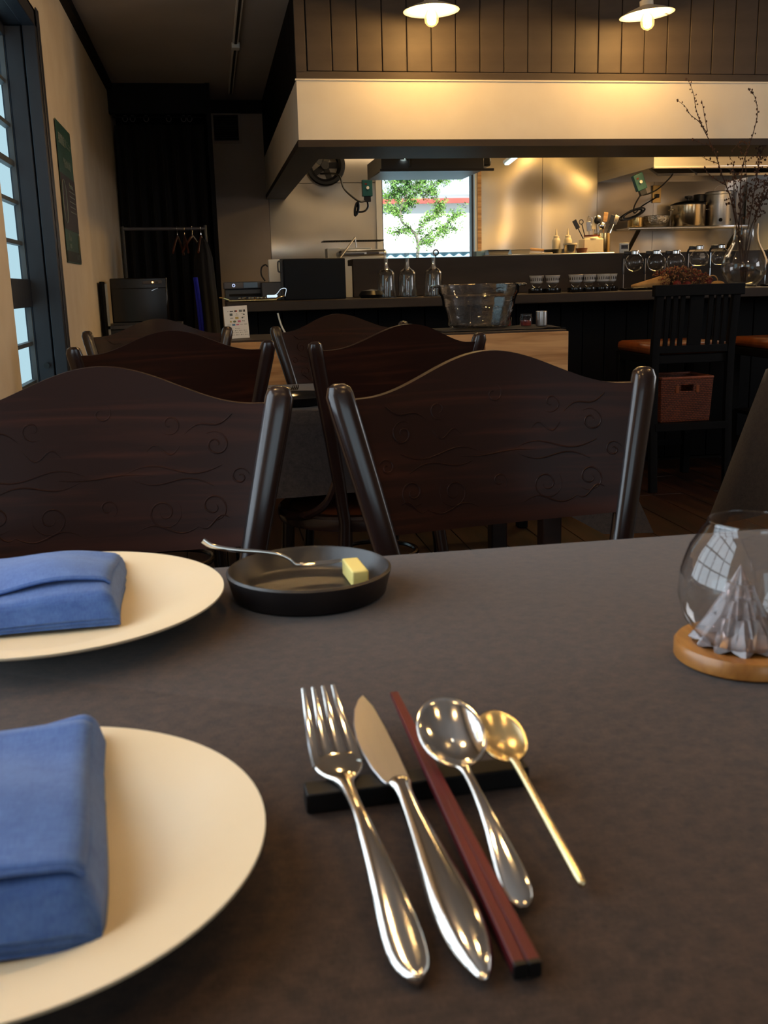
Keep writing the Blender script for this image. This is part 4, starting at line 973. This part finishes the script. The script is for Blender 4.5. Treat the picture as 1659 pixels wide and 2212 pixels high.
# things left of the ledge, in the kitchen
ap = thing('rice_cooker', 'silver and white kitchen appliance with rounded lid behind the navy case', 'appliance', (.98, 6.6, .80))
MB().box((0, 0, .18), (.30, .22, .36)).build('body', 'white', ap, bevel=.012)
MB().box((0, 0, .375), (.305, .225, .05)).build('lid', 'alu', ap, bevel=.02)
MB().box((-.06, -.114, .372), (.13, .004, .012)).build('left_grip', 'grey', ap, bevel=.002)
MB().box((.06, -.114, .376), (.08, .004, .014)).build('right_grip', 'grey', ap, bevel=.002)
wc = struct('kitchen_bench', MB().span((.62, 6.25, 0), (1.64, 7.0, .80)), 'steelhood', smooth=False); del wc['kind']; tag(wc, 'steel kitchen bench under the silver appliance', 'bench')
bx = MB().box((0, 0, .2), (.3, .14, .44)).build('white_box', 'white', bevel=.004); bx.location = (.93, 6.85, .80); tag(bx, 'white box behind the silver appliance', 'box')
rk = thing('wire_rack', 'black wire rack lying on top of the white box', 'rack', (.95, 6.78, 1.263))
MB().sweep([(-.2, -.08, 0), (.2, -.08, 0), (.2, .06, 0), (-.2, .06, 0), (-.2, -.08, 0)], .004, 6, up=(0, 0, 1)).build('frame', 'blackplastic', rk)
w_ = MB()
for k in range(24): xx = -.19+k*.0165; w_.sweep([(xx, -.08, .002), (xx, .06, .002)], .0018, 5)
w_.build('wires', 'blackplastic', rk)['kind'] = 'stuff'
tg = tag(MB().sweep([(.74, 6.35, 1.06), (.93, 6.5, 1.275)], .005, 8).sweep([(.93, 6.5, 1.275), (.935, 6.5, 1.21)], .004, 8).build('metal_tongs', 'alu'), 'slanting steel rod leaning on the silver appliance', 'utensil')
jg = MB().lathe([(0, 0), (.045, 0), (.05, .14), (.052, .16)], 24, cap=False).build('glass_jug', 'pglass'); jg.location = (.745, 6.45, 1.03-.23); jg.scale = (1, 1, 1.9); tag(jg, 'clear jug left of the silver appliance', 'jug')
# right edge: pale fridge
fr = thing('refrigerator', 'tall pale fridge at the right end of the kitchen', 'refrigerator', (4.56, 7.3, 0))
MB().span((-.2, 0, 0), (.3, .55, 1.76)).build('body', 'white', fr, bevel=.01)
MB().span((-.195, -.03, 1.2), (.295, 0, 1.75)).build('door', 'white', fr, bevel=.008)
MB().span((-.195, -.03, .1), (.295, 0, 1.19)).build('door', 'white', fr, bevel=.008)
MB().span((-.17, -.05, 1.24), (-.15, -.03, 1.5)).build('handle', 'alu', fr, bevel=.003)

# ================================================================ ON THE COUNTER
CZ = .9135
pr = thing('printer', 'low dark grey printer with touch screen behind the gold tray', 'printer', (.17, 5.3, CZ))
MB().box((0, 0, .03), (.20, .18, .06)).build('base', 'darkgrey', pr, bevel=.004)
MB().box((0, -.015, .078), (.21, .19, .036)).build('control_panel', 'grey', pr, bevel=.005)
MB().box((.03, -.112, .078), (.07, .003, .026)).build('screen', 'glossblack', pr, smooth=False)
MB().lathe([(.005, 0), (.008, 0), (.008, .002), (.005, .002)], 16, cap=False).build('power_ring', 'blueled', pr, loc=(-.055, -.111, .078)).rotation_euler = (radians(90), 0, 0)
MB().box((0, -.085, .03), (.16, .04, .012)).build('paper_slot', 'gap', pr, smooth=False)
ty = thing('gold_tray', 'shallow gold coin tray with ornate handles on the counter end', 'tray', (.195, 4.93, CZ))
MB().box((0, 0, .006), (.23, .12, .010)).build('body', 'brass', ty, bevel=.004)
for s in (-1, 1): MB().sweep(smooth_path([(s*.11, -.03, .010), (s*.14, -.02, .02), (s*.155, 0, .022), (s*.14, .02, .02), (s*.11, .03, .010)], 4), .004, 6).build('handle', 'brass', ty)
kb_ = MB()
for k in range(9): kb_.sphere((-.06+.015*k+rnd.uniform(-.004, .004), rnd.uniform(-.03, .03), .017), .008, 8, (1, 1, .6))
kb_.build('coins', 'potsteel', ty)['kind'] = 'stuff'
cl_ = tag(MB().sweep(smooth_path([(.27, 4.93, CZ+.02), (.31, 4.93, CZ+.03), (.335, 4.93, CZ+.055), (.36, 4.93, CZ+.055), (.352, 4.93, CZ+.02)], 4), .0022, 6).box((.29, 4.93, CZ+.022), (.05, .03, .012)).build('clip', 'chrome'), 'black clip with chrome lever on the gold tray', 'clip')
nb = thing('navy_case', 'upright dark navy case with black clasp standing on the counter', 'case', (.512, 5.05, CZ))
MB().box((0, 0, .098), (.305, .06, .196)).build('front_panel', 'navy', nb, bevel=.004)
MB().box((-.006, .035, .10), (.322, .02, .20)).build('side_shell', 'darkgrey', nb, bevel=.004)
MB().sweep(smooth_path([(-.165, -.005, .185), (-.178, -.005, .185), (-.178, -.005, .140), (-.165, -.005, .140)], 3), .004, 6).build('clasp', 'blackplastic', nb)
wcd = MB().box((0, 0, .10), (.085, .05, .205)).build('card_reader', 'white', bevel=.003); wcd.location = (.34, 5.26, CZ); tag(wcd, 'white upright box left of the navy case', 'box')
gb = MB().box((0, 0, .045), (.10, .12, .09)).build('receipt_printer', 'darkgrey', bevel=.004); gb.location = (.30, 5.14, CZ); tag(gb, 'dark grey receipt box between printer and navy case', 'box')
cable('black_cable', [(.275, 5.2, 1.01), (.258, 5.2, 1.04), (.26, 5.2, 1.075), (.28, 5.2, 1.09), (.292, 5.2, 1.08)], .004, 'blackplastic', 'short black cord looping behind the printer')
wcb = cable('white_cable', [(.30, 4.72, .86), (.315, 4.71, .80), (.345, 4.70, .74), (.37, 4.70, .70)], .004, 'white', 'white cord hanging down from the counter edge')
# card sign
sg = thing('payment_sign', 'white sign card printed with rows of small payment logos', 'sign', (.083, 3.55, .8075)); sg.rotation_euler = (radians(-9), radians(-2), 0)
MB().box((0, 0, .056), (.082, .002, .112)).build('card', 'paper', sg, smooth=False)
def mark(x, z, w, h, mat, round_=False):
    if round_: o = MB().lathe([(0, 0), (w/2, 0), (w/2, .0006), (0, .0006)], 16, cap=False, sy=h/w).build('printed_logo', mat, sg, loc=(x, -.0011, z)); o.rotation_euler = (radians(90), 0, 0)
    else: MB().box((x, -.0013, z), (w, .0006, h)).build('printed_logo', mat, sg, smooth=False)
for n_, h_ in (('mk_red', '#b5443a'), ('mk_grey', '#4d5a60'), ('mk_gold', '#b09a58'), ('mk_green', '#5c6f55'), ('mk_pink', '#c06488'), ('mk_blue', '#4b7aa8'), ('mk_dark', '#23282b'), ('mk_pale', '#9aa0a2'), ('mk_orange', '#c98a5a')): M[n_] = pm(n_, h_, .6)
for a in (( -.026, .094, .003, .003, 'mk_grey', 1), (-.014, .094, .011, .0035, 'mk_dark'), (-.001, .094, .006, .006, 'mk_dark', 1), (.003, .094, .006, .006, 'mk_red', 1), (.014, .094, .0028, .008, 'mk_grey'), (.0175, .094, .0028, .008, 'mk_grey'), (.021, .094, .0028, .008, 'mk_grey'), (.0275, .094, .0035, .008, 'mk_grey'), (.0318, .094, .0035, .008, 'mk_dark'),
          (-.016, .0825, .010, .0085, 'mk_grey'), (.004, .0845, .003, .004, 'mk_pale', 1), (.004, .0805, .011, .0016, 'mk_pale'), (.024, .0845, .011, .0014, 'mk_pale'), (.028, .081, .006, .003, 'mk_grey'),
          (-.015, .0705, .010, .003, 'mk_pale'), (.003, .0705, .0115, .0075, 'mk_gold'), (.022, .0705, .006, .006, 'mk_grey', 1), (.027, .0725, .006, .0016, 'mk_green'),
          (-.019, .0585, .0065, .0065, 'mk_gold', 1), (-.006, .0585, .011, .007, 'mk_green', 1), (.010, .0585, .0105, .0065, 'mk_pink'), (.022, .0592, .004, .0026, 'mk_grey'), (.027, .0585, .0036, .003, 'mk_green'),
          (-.026, .0475, .012, .0018, 'mk_pale'), (-.010, .0475, .0105, .0065, 'mk_blue'), (.0035, .0475, .010, .0042, 'mk_pink'), (.017, .0475, .010, .0016, 'mk_pale'), (.031, .0475, .010, .0024, 'mk_pale')): mark(*a)
mark(-.004, .034, .004, .004, 'mk_pale', 1); mark(.005, .034, .010, .0018, 'mk_pale')
for r_, z in enumerate((.0265, .020, .012)):
    for k in range(4): mark(-.022+.0155*k+.002*r_, z, .0030, .0030, 'mk_grey', 1); mark(-.016+.0155*k+.002*r_, z, .007, .0014, 'mk_pale')
# tall glasses upside down: siphon funnels
def funnel(x, label):
    t = thing('glass_funnel', label, 'glass', (x, 4.95, CZ), 0, 'upturned siphon glass funnels on the counter')
    MB().lathe([(.045, 0), (.0462, .002), (.0455, .06), (.043, .105), (.040, .118), (.030, .130), (.0175, .137), (.0125, .145), (.0105, .155), (.010, .262), (.0095, .264), (.0085, .262), (.0085, .15), (.012, .138), (.028, .127), (.038, .115), (.041, .105), (.0435, .06), (.043, 0)], 36, cap=False).build('vessel', 'pglass', t, ang=60)
    MB().lathe([(.011, .128), (.012, .133), (.007, .142), (.004, .17), (0, .17)], 14, cap=False).build('filter_chain', 'chrome', t)
    MB().lathe([(.046, -.0), (.052, 0), (.052, .004), (.046, .004)], 32, cap=False).build('foot_ring', 'blackplastic', t)
funnel(.857, 'left one of three upturned glass siphon funnels')
funnel(.963, 'middle one of three upturned glass siphon funnels')
funnel(1.095, 'right one of three upturned glass siphon funnels')
hk = tag(MB().sweep([(0+.013*cos(w), 0, .013*sin(w)) for w in [2*pi*q/18 for q in range(19)]], .0035, 8).sweep([(0, 0, -.013), (-.015, 0, -.21)], .003, 6).build('siphon_stirrer', 'blackplastic'), 'black ring-ended stirrer standing behind the right funnel', 'utensil'); hk.location = (1.125, 5.02, 1.1265)
db = MB().lathe([(0, 0), (.05, 0), (.06, .015), (.045, .035), (0, .042)], 28, cap=False, sx=1.1).build('black_bowl', 'blackplastic'); db.location = (.79, 5.0, CZ); tag(db, 'low black bowl beside the left glass funnel', 'bowl')
# burners
def burner(x, y, dz, label):
    t = thing('siphon_burner', label, 'burner', (x, y, CZ), 0, 'siphon burners lined up on the counter')
    MB().lathe([(0, 0), (.042, 0), (.044, .004), (.042, .022), (.02, .028), (0, .028)], 28, cap=False).build('base', 'glossblack', t)
    MB().lathe([(.012, .028), (.022, .036), (.024, .042), (.016, .048)], 20, cap=False).build('glass_font', 'pglass', t)
    MB().lathe([(.012, .045), (.026, .048), (.031, .052), (.036, .082), (.038, .086), (.036, .087), (.030, .083), (.026, .056), (0, .054)], 36, cap=False).build('cup', 'cupmetal', t)
    for k in range(18):
        a = 2*pi*k/18; MB().box((.0342*cos(a), .0342*sin(a), .068), (.003, .0030, .014), a).build('slot', 'gap', t, smooth=False)
    return t
b0 = burner(1.640, 4.98, 0, 'siphon burner partly behind the glass bowl')
for xx, yy, lb in ((1.715, 4.95, 'siphon burner just right of the glass bowl'), (1.838, 4.95, 'first siphon burner of the right-hand four'), (1.912, 4.96, 'second siphon burner of the right-hand four'), (1.985, 4.96, 'third siphon burner of the right-hand four'), (2.058, 5.04, 'siphon burner nearest to the glass flasks')):
    dup(b0, (xx, yy, CZ), label=lb)
# siphon flasks on stands
def siphon(x, y, z, cone, label):
    t = thing('siphon_flask', label, 'coffee siphon', (x, y, CZ), 0, 'glass siphon flasks on stands along the ledge')
    h = z-CZ
    if cone: prof = [(.0, -.045), (.03, -.044), (.044, -.034), (.052, -.015), (.050, .005), (.036, .026), (.022, .036), (.018, .042), (.018, .052)]
    else: prof = [(.048*sin(w), -.048*cos(w)) for w in [pi*q/16 for q in range(14)]]+[(.018, .052)]
    MB().lathe(prof, 32, (0, 0, h), cap=False).build('flask', 'pglass', t, ang=80)
    MB().lathe([(.019, .040), (.023, .042), (.023, .056), (.019, .060), (.017, .060), (.017, .042)], 24, (0, 0, h), cap=False).build('collar', 'chrome', t)
    MB().sweep([(-.05, .02, 0), (-.05, .02, h+.02)], .0026, 8).build('post', 'chrome', t)
    MB().box((-.034, .01, h+.049), (.04, .014, .02)).build('clamp', 'blackplastic', t, bevel=.004)
    MB().sweep(smooth_path([(-.023, .005, h+.05), (-.055, .012, h+.04), (-.058, .02, h-.01), (-.054, .02, h-.06)], 4), [(.006, .004)]*13, 8).build('handle', 'blackplastic', t)
    MB().box((0, .01, .006), (.12, .08, .012)).build('base', 'glossblack', t, bevel=.004)
for q in ((2.208, 5.08, 1.056, 0, 'round siphon flask nearest to the kitchen timer'), (2.330, 5.08, 1.055, 0, 'second round siphon flask from the timer'), (2.440, 5.08, 1.054, 0, 'round siphon flask directly behind the dried flowers'),
          (2.572, 5.08, 1.075, 1, 'tapered siphon flask with white printed lettering'), (2.698, 5.08, 1.078, 1, 'tapered siphon flask just left of the vase'), (3.02, 5.08, 1.05, 0, 'siphon flask at the right edge behind the vase')): siphon(*q)
lf_ = [o for o in D.objects if o.get('label') == 'tapered siphon flask with white printed lettering'][0]
pm_ = MB()
for k, w in enumerate((.026, .034, .030, .022)):
    for j in range(6): pm_.box((-.004-w/2+w*(j+.5)/6, -.0485+.0016*k+abs(j-2.5)*.0008, 1.075-CZ-.004+.0065*k), (w/8, .0006, .0030))
pm_.build('printed_lettering', 'white', lf_, smooth=False)
# vase with branches
va = thing('glass_vase', 'large pear-shaped clear glass vase of water holding branches', 'vase', (2.745, 4.92, CZ))
MB().lathe([(0, .0), (.060, 0), (.066, .004), (.068, .015), (.085, .035), (.108, .065), (.117, .095), (.114, .13), (.098, .17), (.078, .205), (.065, .235), (.060, .27), (.0595, .318), (.058, .32), (.057, .318), (.0575, .27), (.062, .235), (.075, .205), (.095, .17), (.111, .13), (.114, .095), (.105, .067), (.082, .037), (.06, .016), (0, .014)], 56, cap=False).build('vessel', 'gglass', va, ang=70)
MB().lathe([(0, .016), (.058, .017), (.08, .038), (.103, .068), (.109, .082), (0, .082)], 48, cap=False).build('water', 'pglass', va, ang=60)
BR = {
 'a':[ (-0.012,0.000,0.051),(-0.039,-0.005,0.191),(-0.062,-0.010,0.329),(-0.103,-0.014,0.465),(-0.158,-0.019,0.576),(-0.197,-0.024,0.664),(-0.233,-0.029,0.729),(-0.289,-0.033,0.815),(-0.325,-0.038,0.890),(-0.345,-0.043,0.963),(-0.380,-0.048,1.026) ],
 'b':[ (-0.254,-.03,0.785),(-0.270,-.02,0.866),(-0.283,-.01,0.936) ],
 'c':[ (-0.262,-.03,0.785),(-0.305,-0.035,0.831),(-0.353,-0.039,0.862),(-0.386,-0.044,0.900),(-0.436,-0.049,0.931) ],
 'd':[ (-0.215,-.026,0.70),(-0.242,-.015,0.724),(-0.277,.0,0.736),(-0.317,0.013,0.756) ],
 'e':[ (-0.185,-.022,0.634),(-0.224,0.0,0.652),(-0.251,0.018,0.670) ],
 'f':[ (-0.132,-.016,0.529),(-0.199,-0.029,0.558),(-0.253,-0.057,0.582),(-0.291,-0.086,0.609) ],
 'g':[ (0.003,0.000,0.050),(-0.022,-0.011,0.190),(-0.041,-0.022,0.328),(-0.063,-0.032,0.507),(-0.057,-0.043,0.639),(-0.042,-0.054,0.704),(-0.023,-0.065,0.789),(-0.017,-0.076,0.863),(-0.040,-0.086,0.936),(-0.083,-0.097,0.969) ],
 'h':[ (-0.04,-.054,0.705),(-0.055,-.03,0.735),(-0.068,.0,0.73),(-0.09,0.02,0.699) ],
 'i':[ (-0.002,0.000,0.050),(-0.035,-0.011,0.237),(-0.082,-0.022,0.419),(-0.101,-0.032,0.552),(-0.117,-0.043,0.640) ],
 'j':[ (0.014,0.000,0.050),(0.015,-0.010,0.190),(0.035,-0.019,0.349),(0.058,-0.029,0.461),(0.084,-0.039,0.572),(0.108,-0.048,0.682) ],
 'k':[ (-0.009,0.000,0.074),(0.018,0.014,0.283),(0.052,0.048,0.445),(0.083,0.071,0.584),(0.111,0.095,0.678),(0.141,0.119,0.749) ],
 'l':[ (-0.019,0.000,0.074),(-0.040,0.001,0.237),(-0.042,0.001,0.375),(-0.007,0.002,0.487),(-0.020,0.003,0.622),(-0.029,0.003,0.689) ],
 'm':[ (0.000,0.000,0.097),(0.037,0.021,0.283),(0.089,0.042,0.422),(0.136,0.063,0.492),(0.197,0.084,0.539) ],
 'n':[ (-0.062,-.01,0.345),(-0.079,0.0,0.420),(-0.100,0.003,0.443),(-0.114,0.005,0.439) ],
 'o':[ (-0.055,-.028,0.44),(-0.063,0.0,0.512),(-0.070,0.027,0.581),(-0.083,0.041,0.593) ],
 'p':[ (0.028,-.018,0.328),(0.046,-0.033,0.371),(0.064,-0.067,0.391) ],
 'q':[ (-0.01,0.002,0.465),(0.029,0.013,0.511),(0.087,0.026,0.523),(0.115,0.040,0.558) ]}
mains = {'a': 'bcdef', 'g': 'ho', 'i': 'n', 'j': 'p', 'k': '', 'l': 'q', 'm': ''}
LB = {'a': 'tall budded branch leaning far left out of the vase', 'g': 'tall thin branch curving to the right over the bulkhead', 'i': 'dark branch standing in the left part of the vase mouth', 'j': 'reddish branch leaning right out of the vase',
      'k': 'branch leaning right behind the reddish one', 'l': 'upright twig in the middle of the vase', 'm': 'branch leaning furthest right with many small berries'}
for mk_, subs in mains.items():
    t = thing('dried_branch', LB[mk_], 'branch', (2.745, 4.92, CZ), 0, 'dried budded branches in the vase')
    ps = smooth_path([(x*1.0 if z > .3 else x*.75, y, z-.02) for x, y, z in BR[mk_]], 5); n = len(ps)
    MB().sweep(ps, [.0042-.0032*i/n for i in range(n)], 6).build('stem', 'twig', t)
    bd = MB(); tw = MB()
    for s_ in subs:
        pp = smooth_path([(x, y, z-.02) for x, y, z in BR[s_]], 5); tw.sweep(pp, [.0022-.0014*i/len(pp) for i in range(len(pp))], 5)
        for p in pp[3::2]: bd.sphere(p+Vector((rnd.uniform(-.006, .006), rnd.uniform(-.006, .006), rnd.uniform(-.004, .008))), rnd.uniform(.003, .0052), 6, (1, 1, 1.5))
    for i, p in enumerate(ps):
        if p.z < .34: continue
        for q in range(3 if mk_ in 'jkm' else 1):
            d = Vector((rnd.uniform(-1, 1), rnd.uniform(-1, 1), rnd.uniform(-.2, 1))).normalized()
            L_ = rnd.uniform(.006, .012) if mk_ in 'ag' and p.z > .55 else rnd.uniform(.012, .05)
            e = p+d*L_; tw.sweep([p, e], .0009, 4)
            for w in range(1+int(L_/.014)): bd.sphere(p.lerp(e, 1-w*.3)+Vector((rnd.uniform(-.004, .004), 0, rnd.uniform(-.004, .004))), rnd.uniform(.0028, .0050), 6, (1, 1, 1.4))
    if tw.v: tw.build('twigs', 'twig', t)['kind'] = 'stuff'
    if bd.v: bd.build('buds', 'bud', t)['kind'] = 'stuff'
# dried bouquet
bq = thing('dried_bouquet', 'bouquet of dried flowers in kraft wrap lying on the counter', 'bouquet', (2.38, 4.93, CZ))
MB().lathe([(.006, 0), (.012, .04), (.024, .13), (.034, .20)], 24, cap=False, sy=.7, wob=lambda a, z: 1+.12*sin(a*7)*z/.2).build('wrap', 'raffia', bq, loc=(-.25, 0, .022), solid=.001).rotation_euler = (0, radians(84), 0)
sm = MB(); fm = MB(); rm = MB()
for k in range(900):
    a = rnd.uniform(-1, 1); c0 = Vector((-.08+rnd.uniform(-.02, .02), rnd.uniform(-.02, .02), .02))
    e = Vector((rnd.uniform(-.11, .17), rnd.uniform(-.06, .07), .02+rnd.uniform(0, .1))); e.z = min(e.z, .105*(1-((e.x-.01)/.20)**2)+rnd.uniform(0, .015))
    if k % 3 == 0: sm.sweep([c0, (c0+e)/2+Vector((0, 0, .008)), e], .0007, 3)
    (rm if rnd.random() < .22 else fm).sphere(e, rnd.uniform(.0022, .0048), 6)
sm.build('stems', 'twig', bq)['kind'] = 'stuff'; fm.build('pale_blossoms', 'dried', bq)['kind'] = 'stuff'; rm.build('red_blossoms', 'driedred', bq)['kind'] = 'stuff'
for p in ((.04, -.03, .025), (.09, .0, .05), (-.02, -.04, .028), (.16, -.02, .035)): MB().sphere(p, .019, 12, (1.1, 1, .9)).build('seed_head', 'driedred', bq)
MB().sweep([(.19+.03*cos(w), -.01, .035+.03*sin(w)) for w in [2*pi*q/18 for q in range(19)]], .003, 6).build('ribbon_loop', 'raffia', bq)
MB().sphere((.225, 0, .02), .03, 12, (1.3, 1, .6)).build('bark_piece', 'raffia', bq)
# ================================================================ ON THE SIDEBOARD
mt = MB().grid(lambda u, v: (.02+u*.45, .06+v*.30, .0015+.004*abs(sin(u*9+v*3))*(1 if u > .8 else .3)), 30, 12).build('black_cloth', 'coat', solid=.001); mt.location = (.78, 3.40, .807); tag(mt, 'black cloth spread under the glass bowl on the sideboard', 'cloth')
bo = thing('glass_bowl', 'large rippled glass bowl with lip handles on the sideboard', 'bowl', (.965, 3.60, .814))
pr_ = [(0, .003), (.08, .003), (.100, .002), (.111, .010), (.116, .035), (.121, .055), (.126, .070), (.131, .080), (.133, .100), (.139, .118), (.146, .128), (.148, .150), (.150, .156), (.146, .1575), (.143, .150), (.141, .128), (.134, .116), (.128, .100), (.126, .082), (.116, .057), (.111, .037), (.104, .012), (0, .008)]
MB().lathe(pr_, 64, cap=False, wob=lambda a, z: 1+.008*sin(a*16)+.004*sin(a*29+z*90)).build('vessel', 'hglass', bo, ang=70)
for s in (-1, 1): MB().sweep(smooth_path([(s*.140, -.05, .152), (s*.166, -.03, .152), (s*.172, 0, .150), (s*.166, .03, .152), (s*.140, .05, .152)], 4), [(.007, .005)]*17, 8, up=(0, 0, 1)).build('lip_handle', 'hglass', bo)
sc_ = MB().lathe([(0, 0), (.0205, 0), (.021, .003), (.021, .052), (.019, .053), (.018, .004), (0, .004)], 28, cap=False).build('steel_cup', 'alu'); sc_.location = (1.212, 3.62, .813); tag(sc_, 'small brushed steel cup on the sideboard', 'cup')
sj = thing('spice_jar', 'small glass jar with brown contents beside the steel cup', 'jar', (1.155, 3.63, .813))
MB().lathe([(0, 0), (.022, 0), (.024, .004), (.024, .03), (.02, .036), (.02, .04)], 24, cap=False).build('glass', 'pglass', sj); MB().cyl((0, 0, .002), .019, .018, 20).build('contents', 'driedred', sj); MB().cyl((0, 0, .038), .022, .006, 20).build('lid', 'pglass', sj)
sj2 = dup(sj, (1.085, 3.66, .813), label='small glass jar seen through the wall of the glass bowl')

# ================================================================ CORRIDOR END
# poster on the left wall
po = thing('wall_poster', 'tall dark green and brown poster on the left wall', 'poster', (XL+.001, 0, 0))
def sheet(y0, y1, z0, z1, mat, name, d): 
    return MB().grid(lambda u, v: (d+.006*sin(u*pi*2.2)*max(0, v-.6), y0+(y1-y0)*u, z0+(z1-z0)*v), 16, 6).build(name, mat, po, solid=.0012)
def pband(z0, z1, mat, name, d=.006, y0=4.535, y1=4.99):
    return MB().span((d, y0, z0), (d+.0012, y1, z1)).build(name, mat, po, smooth=False)
pband(1.105, 1.687, 'green', 'paper', .004)
pband(1.245, 1.475, 'maroon', 'brown_photo', .0055)
pband(1.11, 1.155, 'inkdark', 'dark_footer', .0055)
MB().sweep([(.008, 4.6+.06*cos(w), 1.36+.09*sin(w)) for w in [2*pi*q/24 for q in range(25)]], .002, 4).build('oval_line', 'ink', po)
MB().span((.0068, 4.93, 1.15), (.0075, 4.985, 1.235)).build('bottle_picture', 'inkolive', po, smooth=False)
RT = (radians(90), 0, radians(90))
text('期間限定メニュー', .05, 'ink', po, (.0075, 4.765, 1.615), RT); text('今日のお酒', .045, 'ink', po, (.0075, 4.78, 1.525), RT)
text('Premium', .035, 'ink', po, (.0085, 4.84, 1.44), RT)
for k in range(5): MB().span((.0068, 4.77, 1.415-.022*k), (.0074, 4.96-.02*(k % 2), 1.419-.022*k)).build('printed_line', 'ink', po, smooth=False)
text('山ぶ', .05, 'ink', po, (.0075, 4.66, 1.215), RT)
text('お食事', .022, 'ink', po, (.0075, 4.66, 1.175), RT); text('A  I  II', .035, 'ink', po, (.0085, 4.88, 1.133), RT)
# vent on the back wall
ve = thing('air_vent', 'square louvred air vent on the back wall', 'vent', (.187, YF, 2.14))
MB().box((0, -.008, .1), (.22, .016, .02)).box((0, -.008, -.1), (.22, .016, .02)).box((-.1, -.008, 0), (.02, .016, .2)).box((.1, -.008, 0), (.02, .016, .2)).build('frame', 'wall_back', ve, bevel=.002)
MB().box((0, -.002, 0), (.19, .004, .19)).build('backing', 'gap', ve, smooth=False)
for k in range(11): MB().box((0, -.009, -.082+.0164*k), (.178, .012, .003), 0, radians(35)).build('slat', 'darkgrey', ve, smooth=False)
# curtain with rings
cu = thing('black_curtain', 'black curtain hanging from rings across the alcove', 'curtain', (-.28, 7.36, 0))
MB().grid(lambda u, v: ((u-.5)*.60, .03*sin(u*44)+.012*sin(u*91+2), v*2.08), 160, 6).build('drape', 'curtain', cu, solid=.002)
for xx in (-.22, -.17, -.08, .07, .17, .21): MB().sweep([(xx+.016*cos(w), -.04, 2.115+.020*sin(w)) for w in [2*pi*q/16 for q in range(17)]], .0028, 6).build('ring', 'grey', cu)
MB().sweep([(-.3, -.04, 2.125), (.3, -.04, 2.125)], .006, 8).build('rail', 'black', cu)
# clothes rod, hangers, garments
rd = thing('clothes_rack', 'dark metal clothes rack standing in the alcove', 'rack', (0, 6.6, 0))
MB().sweep([(-.52, 0, 1.355), (-.01, 0, 1.350)], .010, 10).build('rod', 'grey', rd)
for xx in (-.52, -.012): MB().sweep([(xx, 0, 1.37), (xx, 0, 0)], .010, 10).build('upright', 'blackplastic', rd)
def hang(x, rz, label, L=.40):
    t = thing('coat_hanger', label, 'hanger', (x, 6.6, 1.35), rz, 'brown wooden hangers on the rack')
    MB().sweep(smooth_path([(-.006, 0, -.012), (-.012, 0, .004), (0, 0, .0145), (.0125, 0, .002), (.008, 0, -.012), (0, 0, -.022), (0, 0, -.05)], 4), .0022, 6).build('hook', 'chrome', t)
    MB().sweep(smooth_path([(-L/2, 0, -.15), (-L*.3, 0, -.10), (-.02, 0, -.052), (.02, 0, -.052), (L*.3, 0, -.10), (L/2, 0, -.15)], 4), [(.009, .006)]*21, 8, up=(0, 1, 0)).build('shoulder_bar', 'hanger', t)
hang(-.186, radians(82), 'leftmost brown hanger on the clothes rod'); hang(-.142, radians(96), 'second brown hanger on the clothes rod'); hang(-.094, radians(72), 'third brown hanger, tilted, on the clothes rod'); hang(-.04, radians(84), 'brown hanger carrying the black coat')
co = thing('black_coat', 'long black coat hanging at the right end of the rod', 'coat', (-.035, 6.6, 0))
MB().lathe([(.02, 1.29), (.06, 1.26), (.10, 1.17), (.12, .95), (.14, .6), (.15, .45)], 40, cap=False, sx=.55, sy=1.5, wob=lambda a, z: 1+.09*sin(a*8+z*3)).build('body', 'coat', co, ang=70, solid=.003)
bc_ = MB().grid(lambda u, v: (-.078+.020*(u-.5)*(2-v)*.9-.012*v*v+.016*(1-v), 6.42+.01*sin(u*6), .55+v*.50), 6, 12).build('blue_garment', 'bluecloth', solid=.012); tag(bc_, 'narrow strip of cobalt blue garment hanging beside the black coat', 'garment')
# warming cabinet on its stand
wm = thing('warming_cabinet', 'glossy black warming cabinet with amber light by the alcove', 'appliance', (-.395, 5.8, .80))
MB().box((0, .15, .125), (.31, .30, .245)).build('body', 'glossblack', wm, bevel=.006)
MB().box((0, -.006, .10), (.30, .014, .185)).build('door', 'glossblack', wm, bevel=.004)
MB().box((.075, -.006, .222), (.105, .008, .020)).build('control_strip', 'grey', wm, bevel=.003)
MB().sphere((.078, -.011, .222), .0045, 10).build('amber_lamp', 'led', wm); MB().box((.1, -.011, .222), (.018, .003, .007)).build('switch', 'blackplastic', wm, bevel=.001)
MB().sweep([(.07, -.02, .176), (.105, -.02, .190)], .002, 6).build('latch_glint', 'chrome', wm)
MB().box((0, -.004, -.0), (.30, .02, .012)).build('foot_rail', 'darkgrey', wm)
ws = thing('stand_cabinet', 'dark low cabinet carrying the black warming cabinet', 'cabinet', (-.385, 5.97, 0))
MB().box((0, 0, .385), (.40, .38, .77)).build('body', 'darkgrey', ws, bevel=.004); MB().box((0, -.0, .782), (.42, .40, .022)).build('top', 'grey', ws, bevel=.002)
ps_ = thing('leaning_board', 'thin dark board leaning on the wall beside the warming cabinet', 'board', (-.575, 5.62, .0))
MB().span((-.012, 0, .40), (0, .16, 1.03)).build('panel', 'black', ps_, smooth=False); MB().span((0, .15, .40), (.012, .17, 1.02)).build('white_edge', 'white', ps_, smooth=False); MB().span((-.01, .02, 0), (.0, .14, .40)).build('support', 'black', ps_, smooth=False)
